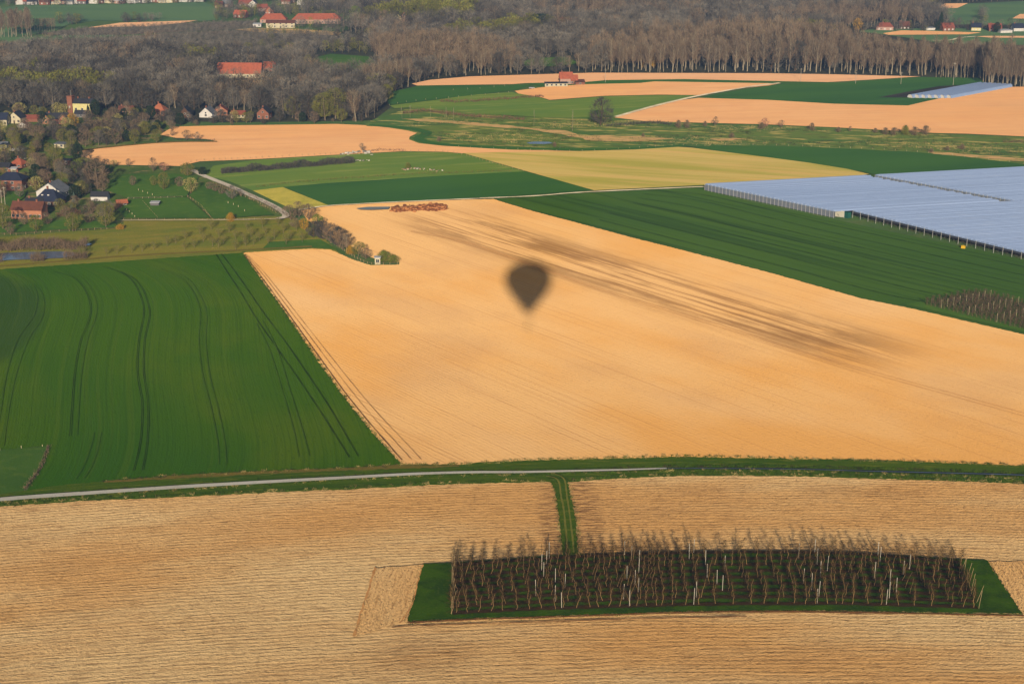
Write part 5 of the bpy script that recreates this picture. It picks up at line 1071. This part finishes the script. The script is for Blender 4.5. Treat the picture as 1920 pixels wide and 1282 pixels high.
# car by the lone farmhouse
cr0 = thing('parked_car', (*G(997, 166.5), 0), .15, 'small pale car on the grass left of the lone farmhouse', 'car')
q = Geo(); q.add([(-2.1, -.85, .35), (2.1, -.85, .35), (2.1, .85, .35), (-2.1, .85, .35), (-2.05, -.85, .95), (2.0, -.85, .85), (2.0, .85, .85), (-2.05, .85, .95)], [(0, 3, 2, 1), (4, 5, 6, 7), (0, 1, 5, 4), (1, 2, 6, 5), (2, 3, 7, 6), (3, 0, 4, 7)]); q.build('body', [plain('car_paint', (216, 220, 226), .3, .5)], cr0)
q = Geo(); q.add([(-1.7, -.8, .93), (1.0, -.8, .9), (1.0, .8, .9), (-1.7, .8, .93), (-1.4, -.68, 1.45), (.4, -.68, 1.45), (.4, .68, 1.45), (-1.4, .68, 1.45)], [(0, 3, 2, 1), (4, 5, 6, 7), (0, 1, 5, 4), (1, 2, 6, 5), (2, 3, 7, 6), (3, 0, 4, 7)]); q.build('cabin', [GLASS], cr0)
tyre = plain('tyre', (30, 30, 32), .9, .1)
for sx in (-1.3, 1.3):
    for sy in (-.86, .86): q = Geo(); q.tube([(sx, sy - .1, .32), (sx, sy + .1, .32)], [.32, .32], 12, 0, True); q.build('wheel', [tyre], cr0)

# ------------------------------------------------------------------ single trees and shrubs
for k, px, py, h, sw, lb in [
    ('round', 183, 354, 16, .95, 'large brown round tree left of the paddocks'), ('olive', 117, 356, 9.5, .8, 'olive tree behind the white house'), ('olive', 155, 367, 8, 1, 'olive-brown tree right of the white house'),
    ('olive', 102, 322, 12, .95, 'large olive tree beside the curved sand field tip'), ('round', 70, 327, 12, 1.1, 'brown tree right of the terracotta cottage'), ('green', 148, 332, 10, .9, 'bright yellow-green tree below the sand field tip'), ('pink', 90, 340, 5, 1, 'pink blossom tree behind the white house'), ('pink', 65, 350, 3.6, 1.6, 'low pink blossom bush right of the two-storey house'),
    ('round', 46, 424, 6.5, 1, 'brown tree before the farmhouse left corner'), ('olive', 68, 436, 8.5, .9, 'olive tree on the lawn below the farmhouse'), ('round', 89, 423, 6.5, 1, 'brown tree on the lawn right of the farmhouse'), ('olive', 137, 434, 9, 1.1, 'broad olive tree on the lawn with two-forked trunk'), ('olive', 199, 428, 12.5, .9, 'tall golden-olive tree on the right of the lawn'), ('round', 168, 420, 6, 1.2, 'low brown tree between the two olive lawn trees'), ('olive', 6, 432, 13, .8, 'tall olive tree at the left edge below the poles'), ('round', 20, 440, 6, 1, 'small brown tree at the left edge of the lawn'),
    ('blueconifer', 139, 380, 5.5, .8, 'slim blue conifer right of the navy roof'), ('blueconifer', 135, 394, 4, 1.1, 'pale squat conifer before the garden wall'), ('green', 120, 393, 3, 1.3, 'round green bush beside the pale conifer'),
    ('round', 70, 272, 12, 1.0, 'bare tree in the gardens above the golden bush'), ('olive', 134, 276, 10, .8, 'thin olive tree right of the cream garden shed'), ('round', 160, 276, 10, 1.1, 'first brown tree in the clump behind the sand field tip'), ('grey', 185, 273, 9.5, 1.1, 'second tree in the clump behind the sand field tip, grey'), ('dark', 200, 273, 10.5, 1, 'dark tree in the clump behind the sand field tip'), ('round', 216, 272, 10, 1.1, 'last brown tree in the clump behind the sand field tip'),
    ('olive', 253, 270, 9, .9, 'round olive-green tree at the back of the sand field tip'), ('olive', 272, 254, 9, .9, 'pale olive tree between clump and notch'), ('olive', 294, 268, 8.5, 1, 'olive tree at the start of the sand field notch'), ('round', 324, 256, 4.5, 1, 'small bare tree at the top of the sand field notch'), ('round', 350, 263, 6.5, 1.1, 'round brown tree at the middle of the notch'), ('grey', 370, 264, 5.5, 1, 'bare grey tree at the end of the notch'), ('ever', 238, 266, 7, 1.1, 'dark evergreen behind the round olive tree'),
    ('gold', 137, 240, 9.5, 1.1, 'golden willow in front of the brick tower'), ('gold', 59, 292, 5.5, 1.2, 'golden bush in the vegetable gardens'), ('blueconifer', 77, 223, 8, .8, 'grey-blue conifer left of the brick tower'), ('conifer', 167, 222, 9, .9, 'slim dark conifer right of the manor'), ('ever', 180, 218, 11, .8, 'dark evergreen right of the manor'), ('ever', 40, 270, 6, 1, 'dark bush at the back of the vegetable gardens'),
    ('olive', 27, 272, 9, 1, 'olive tree above the cold frame'), ('round', 46, 262, 9, 1, 'brown tree behind the vegetable gardens'), ('dark', 100, 262, 9, 1.1, 'dark tree below the brick gabled house'), ('dark', 120, 262, 8, 1.2, 'dark broad tree below the tower'), ('dark', 145, 258, 9, 1.1, 'dark tree below the yellow manor'), ('round', 172, 254, 10, 1.1, 'brown tree below the manor conifer'), ('round', 196, 250, 11, 1.1, 'brown tree behind the sand field clump'), ('grey', 222, 250, 9, 1.1, 'grey tree left of the pale olive tree'), ('dark', 246, 246, 10, 1.1, 'dark tree left of the orange cottage'), ('round', 268, 240, 10, 1, 'brown tree below the orange cottage'), ('grey', 320, 240, 8, 1, 'grey tree left of the steep dark gable'), ('round', 212, 232, 11, 1, 'brown tree before the pale cottage'), ('vase', 240, 226, 13, .9, 'bare vase-shaped tree before the pale cottage'),
    ('dark', 330, 233, 6, 1.3, 'dark low tree beside the steep gable'), ('dark', 362, 232, 5, 1.4, 'dark low tree between the two white gables'), ('dark', 400, 232, 5, 1.5, 'dark low tree before the white-gabled house'), ('round', 432, 231, 6, 1.3, 'brown tree before the brick gables'), ('cream', 440, 224, 6, 1.1, 'white blossom tree beside the brick gables'), ('olive', 462, 231, 7, 1.2, 'olive tree left of the red brick house'), ('dark', 494, 233, 3.6, 1.3, 'dark round bush before the red brick house'),
    ('vase', 667, 228, 21, 1.15, 'great bare tree standing at the wood corner beyond the sand field'), ('vase', 283, 112, 24, 1.3, 'tallest pale bare tree rising above the grey orchard'), ('green', 666, 40, 15, .95, 'yellow-green tree right of the long farm range'), ('vase', 780, 104, 18, 1.0, 'pale bare tree in the middle wood'), ('vase', 817, 92, 19, 1.0, 'pale bare tree right of the other in the middle wood'), ('gold', 848, 98, 10, 1.4, 'golden tree in the middle wood'), ('gold', 1205, 128, 16, .7, 'golden willow at the front of the wood above the sand strip'), ('gold', 1226, 128, 15, .6, 'slimmer golden willow right of the other one'), ('gold', 1608, 58, 12, 1.0, 'golden round tree left of the right slope houses'), ('olive', 579, 142, 16, .8, 'pale olive tree left of the golden wood poplars'), ('conifer', 1762, 58, 18, 1, 'big dark conifer among the right slope houses'), ('ever', 1868, 62, 10, .9, 'dark tree before the brick house on the right slope'), ('ever', 1012, 58, 16, 1.9, 'broad dark evergreen left of the chateau'), ('poplar', 1047, 52, 22, .6, 'narrow pale poplar behind the chateau'),
    ('round', 249, 350, 6, .9, 'bare fruit tree at the left of the upper paddock'), ('olive', 288, 350, 6, .8, 'olive fruit tree at the middle of the upper paddock'), ('olive', 307, 358, 10, .8, 'taller olive tree in the upper paddock'), ('cream', 358, 363, 8.5, 1.0, 'cream-blossomed tree at the paddock corner'), ('round', 287, 322, 8, .8, 'brown tree at the back of the upper paddock'), ('pink', 308, 322, 5, 1.1, 'pinkish bush at the back of the upper paddock'), ('cream', 213, 313, 4, 1.2, 'cream blossom bush below the sand field edge'), ('round', 241, 312, 4.5, .9, 'small bare tree below the sand field edge'), ('round', 338, 352, 6, 1.1, 'brown bush left of the cream blossom tree'), ('olive', 352, 332, 8, 1.2, 'olive tree at the top of the village lane'), ('ever', 380, 330, 5, 1.3, 'dark bush at the top of the village lane'), ('grey', 435, 376, 8, 1.1, 'bare spreading tree beside the village lane'), ('round', 393, 357, 4.5, 1.2, 'first small bare tree beside the lane'), ('round', 404, 361, 4.5, 1.2, 'second small bare tree beside the lane'), ('round', 416, 366, 4.5, 1.2, 'third small bare tree beside the lane'),
    ('oshrub', 433, 416, 4.2, .8, 'golden-orange bush at the paddock fence'), ('oshrub', 226, 431, 2.5, 1.4, 'olive-gold bush at the end of the garden fence'),
    ('round', 545, 414, 8, 1.1, 'brown shrub at the lane junction'), ('round', 561, 408, 8, 1.0, 'tall brown shrub beside the lane junction'), ('round', 579, 414, 8.5, 1.0, 'brown tree at the top end of the dark hedge line'), ('gold', 571, 432, 6, 1.0, 'orange bush in the upper part of the dark hedge line'), ('green', 595, 430, 7.5, .9, 'yellow-green tree in the upper part of the hedge line'), ('dark', 588, 446, 8, 1.0, 'dark tree below the orange bush'), ('dark', 606, 450, 9, 1.0, 'dark tree in the middle of the hedge line'), ('round', 620, 456, 9.5, 1.1, 'tall brown tree in the middle of the hedge line'), ('dark', 634, 463, 9.5, 1.0, 'dark brown tree right of the tallest hedge tree'), ('vase', 650, 474, 9, .9, 'pale-trunked tree near the lower end of the hedge line'), ('oshrub', 657, 477, 3.6, .9, 'orange bush at the foot of the hedge line'), ('round', 643, 469, 9, 1.0, 'brown tree before the pale-trunked one'), ('olive', 672, 480, 6.5, 1.2, 'olive bush at the lower hedge line'), ('round', 686, 486, 5, 1.3, 'low brown bush near the white hide'), ('gshrub', 720, 492, 5.2, 1.2, 'large fresh green bush right of the white hide'), ('gshrub', 738, 493, 3.6, 1.2, 'smaller green bush at the hedge end'), ('dark', 596, 442, 7, 1.2, 'dark tree left of the hedge middle'), ('round', 554, 428, 5, 1.5, 'low pinkish-brown scrub at the lane junction'),
    ('dark', 1126, 236, 18.5, 1.0, 'large lone dark tree at the foot of the white lane'), ('dshrub', 1272, 241, 5, .8, 'dark shrub left of the pair below the big sand field'), ('dshrub', 1288, 241, 5, .8, 'dark shrub right of the pair below the big sand field'), ('round', 1342, 236, 6, .8, 'thin bare tree below the big sand field'), ('dshrub', 1322, 238, 3.5, .8, 'small shrub left of the thin bare tree'), ('pink', 1434, 240, 6.5, .9, 'reddish blossoming shrub at the big sand field edge'), ('dshrub', 1428, 243, 4, 1, 'low shrub at the foot of the blossoming shrub'), ('round', 1465, 240, 5, 1, 'small round tree right of the blossoming shrub'), ('dshrub', 1522, 245, 4.5, .9, 'dark shrub midway along the big sand field edge'), ('dshrub', 1572, 248, 3, 1, 'small shrub midway along the big sand field edge'), ('round', 1594, 247, 3.5, .9, 'tiny bare tree along the big sand field edge'),
    ('dshrub', 1660, 253, 4.2, 1, 'first shrub of the thicket at the sand field edge'), ('dshrub', 1676, 254, 4.6, 1.1, 'second shrub of the thicket at the sand field edge'), ('gshrub', 1697, 254, 6, .8, 'tallest olive shrub of the thicket'), ('dshrub', 1715, 254, 5, 1.1, 'fourth shrub of the thicket at the sand field edge'), ('dshrub', 1735, 253, 5.4, 1, 'last shrub of the thicket at the sand field edge'), ('dshrub', 1641, 250, 3, 1, 'low shrub left of the thicket'), ('dshrub', 1372, 259, 3, 1.2, 'dark shrub by the straw patch in the meadow'), ('dshrub', 1206, 258, 2.4, 1, 'small bush on the dry grass strip'), ('dshrub', 1746, 287, 2.4, 1.2, 'dark bush at the left of the straw bank'), ('dshrub', 1776, 283, 2.6, 1.2, 'brown bush above the straw bank'), ('dshrub', 1804, 281, 3, 1.3, 'broad reddish bush right of the straw bank'), ('dshrub', 1040, 276, 3, .8, 'dark bush right of the small blue pond'), ('dshrub', 823, 266, 3, .9, 'small bush by the pale stump in the meadow'),
    ('vase', 680, 287, 6, 1.3, 'leafless bush beside the white rubble'), ('gshrub', 765, 317, 3.4, .9, 'small dark green bush left of the pink rubble'), ('vase', 452, 372, 4, 1.2, 'low bare bush above the yellow plot')]:
    plant(k, px, py, h, lb, sw=sw)
for i, (px, py, h) in enumerate([(754, 223, 9), (769, 222, 9), (807, 227, 10), (836, 229, 10), (851, 230, 10), (1001, 237, 11), (1073, 247, 14), (690, 221, 12), (702, 221, 12)]):
    plant('slim', px, py, h, f'slender young poplar, {ORD[i]} of those scattered in the wild meadow', 'young poplars in the wild meadow')
pts = []
for px, py in [(596, 420), (430, 437), (462, 432), (492, 428), (520, 424), (410, 447), (440, 450), (470, 446), (500, 441), (530, 438), (556, 434), (381, 455), (420, 458), (457, 456), (487, 453), (515, 450), (545, 448), (315, 463), (344, 470), (364, 466), (399, 463), (412, 466), (441, 470), (459, 463), (476, 460), (505, 459), (267, 473), (248, 475), (220, 477), (198, 480), (289, 470), (374, 440), (398, 432), (535, 460), (565, 455), (349, 450), (330, 458), (150, 483), (72, 488)]:
    pts.append((px, py))
for i, (px, py) in enumerate(pts):
    plant('std', px + rnd.uniform(-2, 2), py, rnd.uniform(4.2, 5.6), f'young standard fruit tree, {ordinal(i)} of those with pale trunks above the bright wheat field', 'young fruit trees above the wheat field')
for i, (px, py) in enumerate([(260, 360), (268, 363), (277, 366), (286, 369), (238, 397), (243, 401), (248, 405), (253, 410), (428, 384), (438, 387), (447, 391), (459, 399)]):
    q = Geo(); q.box(-.12, .12, -.12, .12, 0, 1.7); o = q.build('tree_guard', [palep]); x, y = G(px, py); o.location = (x, y, 0)
    tag(o, f'pale upright stake, {ordinal(i)} of those standing in the paddocks', 'stake', 'stakes in the paddocks')
# garden trees filling the village
built = [(o_.location.x, o_.location.y) for o_ in col.objects if o_.parent is None and o_.get('category') in ('house', 'cottage', 'shed', 'garage', 'manor', 'annexe', 'stable', 'outbuilding', 'cold frame')]
gk = {'round': 'brown leafless garden tree', 'grey': 'grey leafless garden tree', 'olive': 'budding olive garden tree', 'dark': 'dark dense garden tree', 'ever': 'dark evergreen garden tree', 'gshrub': 'green garden shrub', 'dshrub': 'dark garden shrub', 'shrub': 'brown garden shrub', 'cream': 'pale blossoming garden tree'}
for poly, sp_ in (([(-60, 236), (300, 238), (325, 246), (300, 254), (215, 270), (130, 284), (60, 300), (-60, 300)], 8), ([(-60, 300), (60, 300), (130, 290), (195, 316), (210, 345), (200, 372), (120, 380), (-60, 372)], 9), ([(100, 380), (215, 376), (235, 400), (215, 420), (110, 412)], 9), ([(-60, 216), (0, 216), (240, 218), (330, 222), (480, 224), (520, 230), (480, 233), (330, 236), (-60, 238)], 10), ([(520, 228), (700, 226), (690, 231), (520, 233)], 8)):
    for x, y in scatter(poly, sp_):
        if any(abs(x - a) < 8 and -17 < y - b < 6 for a, b in built): continue
        k = rnd.choice(['round', 'round', 'grey', 'olive', 'olive', 'dark', 'dark', 'ever', 'dshrub', 'gshrub', 'shrub', 'cream'])
        plant(k, 0, 0, rnd.uniform(1.8, 3.2) if 'shrub' in k else rnd.uniform(5, 9.5), gk[k] + ' among the village houses', gk[k] + 's of the village', world_xy=(x, y))
# rough grass: tussocks in the wild meadow, weeds along the field edges
def tuft(seed, n, h, w):
    r = random.Random(seed); g = Geo()
    for k in range(n): g.sliver(Vector((r.gauss(0, w), r.gauss(0, w), 0)), Vector((r.gauss(0, .4), r.gauss(0, .4), 1)), h * r.uniform(.5, 1.2), .13, r)
    return g.mesh('tuft', [])
TF = [tuft(i, 22, 1.0, .5) for i in range(4)]
TM = [twigm('straw', (196, 178, 118), (150, 140, 84)), twigm('rush', (92, 104, 48), (70, 88, 40)), twigm('dark_rush', (78, 70, 50), (60, 64, 40)), twigm('verge_blades', (84, 112, 30), (64, 92, 22))]
its = []
for x, y in scatter([(760, 236), (850, 212), (960, 224), (1152, 226), (1285, 234), (1440, 238), (1565, 243), (1752, 254), (1920, 262), (2100, 266), (2100, 322), (1920, 306), (1715, 284), (1515, 275), (1400, 272), (1272, 275), (1085, 283), (960, 280), (850, 270), (800, 256)], 3.6):
    n_ = math.sin(x * .05 + math.sin(y * .04) * 2) + math.sin(y * .11 + x * .013) + rnd.uniform(-.6, .6)
    if n_ < -.2: continue
    its.append((rnd.choice(TF), (x, y, 0), rnd.uniform(0, 6), rnd.uniform(1.0, 2.6), rnd.uniform(.5, 1.3), 0 if n_ > .9 else 1 if rnd.random() < .6 else 2))
for x, y in scatter([(-50, 449), (225, 434), (235, 420), (540, 412), (590, 440), (560, 452), (470, 468), (250, 476), (0, 496), (-50, 500)], 3.2):
    its.append((rnd.choice(TF), (x, y, 0), rnd.uniform(0, 6), rnd.uniform(.6, 1.4), rnd.uniform(.2, .5), rnd.choice((0, 1, 1, 1))))
tag(merged('rough_grass', its, TM), 'rough grass tussocks, rushes and straw in the wild meadow and rough pasture', 'grass')
its = []
for path, w_, hs, ch_ in (([(-60, 954), (0, 949), (157, 938), (352, 930), (509, 922), (640, 917), (778, 910), (881, 905.5), (1019, 903), (1064, 903), (1157, 896), (1280, 891), (1452, 891), (1625, 896), (1763, 900), (1980, 909)], .45, .45, (3, 3, 3, 0)),
    ([(0, 943), (157, 931), (352, 918), (509, 909), (640, 902), (778, 895), (881, 892), (985, 891), (1157, 887), (1280, 884), (1487, 885), (1763, 893), (1960, 899)], .5, .4, (3, 3, 0)), ([(0, 936), (157, 925), (352, 912), (640, 896), (881, 886), (1081, 883), (1280, 876), (1487, 877), (1763, 884), (1960, 893)], .5, .4, (3, 3, 2)),
    ([(754, 872), (861, 871), (1019, 863), (1280, 857), (1487, 861), (1763, 868), (1960, 876)], .5, .4, (3, 3, 0)), ([(793, 1061), (782, 1100), (764, 1168)], .3, .3, (3,)), ([(764, 1168), (881, 1162), (1054, 1157), (1280, 1149), (1487, 1147), (1797, 1152), (1916, 1154)], .3, .3, (3, 3, 0)), ([(1849, 1053), (1916, 1154)], .3, .3, (3,)), ([(1041, 905), (1046, 954), (1050, 985), (1055, 1042)], .3, .35, (3, 0)), ([(1064, 905), (1074, 954), (1080, 985), (1084, 1042)], .3, .35, (3, 0)),
    ([(455, 474), (486, 520), (557, 620), (650, 752), (730, 847), (753, 872)], .25, .3, (3,)), ([(196, 903), (440, 888), (640, 879), (753, 873)], .6, .35, (0, 2, 3))):
    P = smooth_path([G(*p) for p in path], 8)
    for a, b in zip(P, P[1:]):
        for k in range(max(1, int((b - a).length * 1.6))):
            q = a.lerp(b, rnd.random()) + Vector((rnd.gauss(0, w_), rnd.gauss(0, w_))); its.append((rnd.choice(TF), (q.x, q.y, .3), rnd.uniform(0, 6), rnd.uniform(.5, 1.1), hs * rnd.uniform(.5, 1.5), rnd.choice(ch_)))
tag(merged('verge_weeds', its, TM), 'weeds and grass tufts along the road, ditch and field edges', 'weeds')
# paddocks
sheet('paddock', [(205, 342), (232, 330), (330, 328), (372, 335), (350, 371), (240, 374), (195, 358)], M['lush'], z3)
sheet('paddock', [(240, 376), (350, 372), (396, 412), (235, 412), (222, 396)], M['lush'], z3)
sheet('paddock', [(356, 369), (375, 345), (400, 348), (470, 378), (514, 406), (400, 413)], M['lush'], z3)
sheet('lawn', [(0, 424), (60, 417), (150, 415), (215, 421), (225, 430), (120, 434), (0, 440)], M['lush'], z3)
sheet('lawn', [(10, 400), (10, 362), (50, 362), (46, 372), (30, 384)], M['lush'], z3)
ribbon('lane', [(360, 322), (385, 334), (430, 352), (470, 370), (505, 386), (532, 402), (535, 410), (520, 414)], 3.6, Mat('lane_grey', (178, 172, 162), diffuse=True).layer(.2, .2, .4, .7, (150, 144, 132), .6, 4), z5, .08)
ribbon('lane', [(225, 417), (320, 416.5), (430, 416), (520, 414)], 1.6, Mat('gravel', (178, 168, 140), diffuse=True).layer(.2, .2, .4, .7, (150, 144, 120), .6, 4), z5, .2)
ribbon('brown_path', [(132, 289), (170, 282), (300, 270), (407, 268)], 2.4, M['brown'], z4, .3)

# ------------------------------------------------------------------ haze between the camera and the far slope
def add_haze():
    h = Geo(); h.box(-8900, 8900, -1400, 15900, -1, 212); o = h.build('haze', []); o['kind'] = 'stuff'
    m = bpy.data.materials.new('haze_air'); m.use_nodes = True; nt = m.node_tree; nt.nodes.clear()
    v = nt.nodes.new('ShaderNodeVolumePrincipled'); v.inputs['Color'].default_value = (.34, .56, 1, 1); v.inputs['Density'].default_value = .000105; v.inputs['Anisotropy'].default_value = .15
    ou = nt.nodes.new('ShaderNodeOutputMaterial'); nt.links.new(v.outputs[0], ou.inputs['Volume']); o.data.materials.append(m)
add_haze()
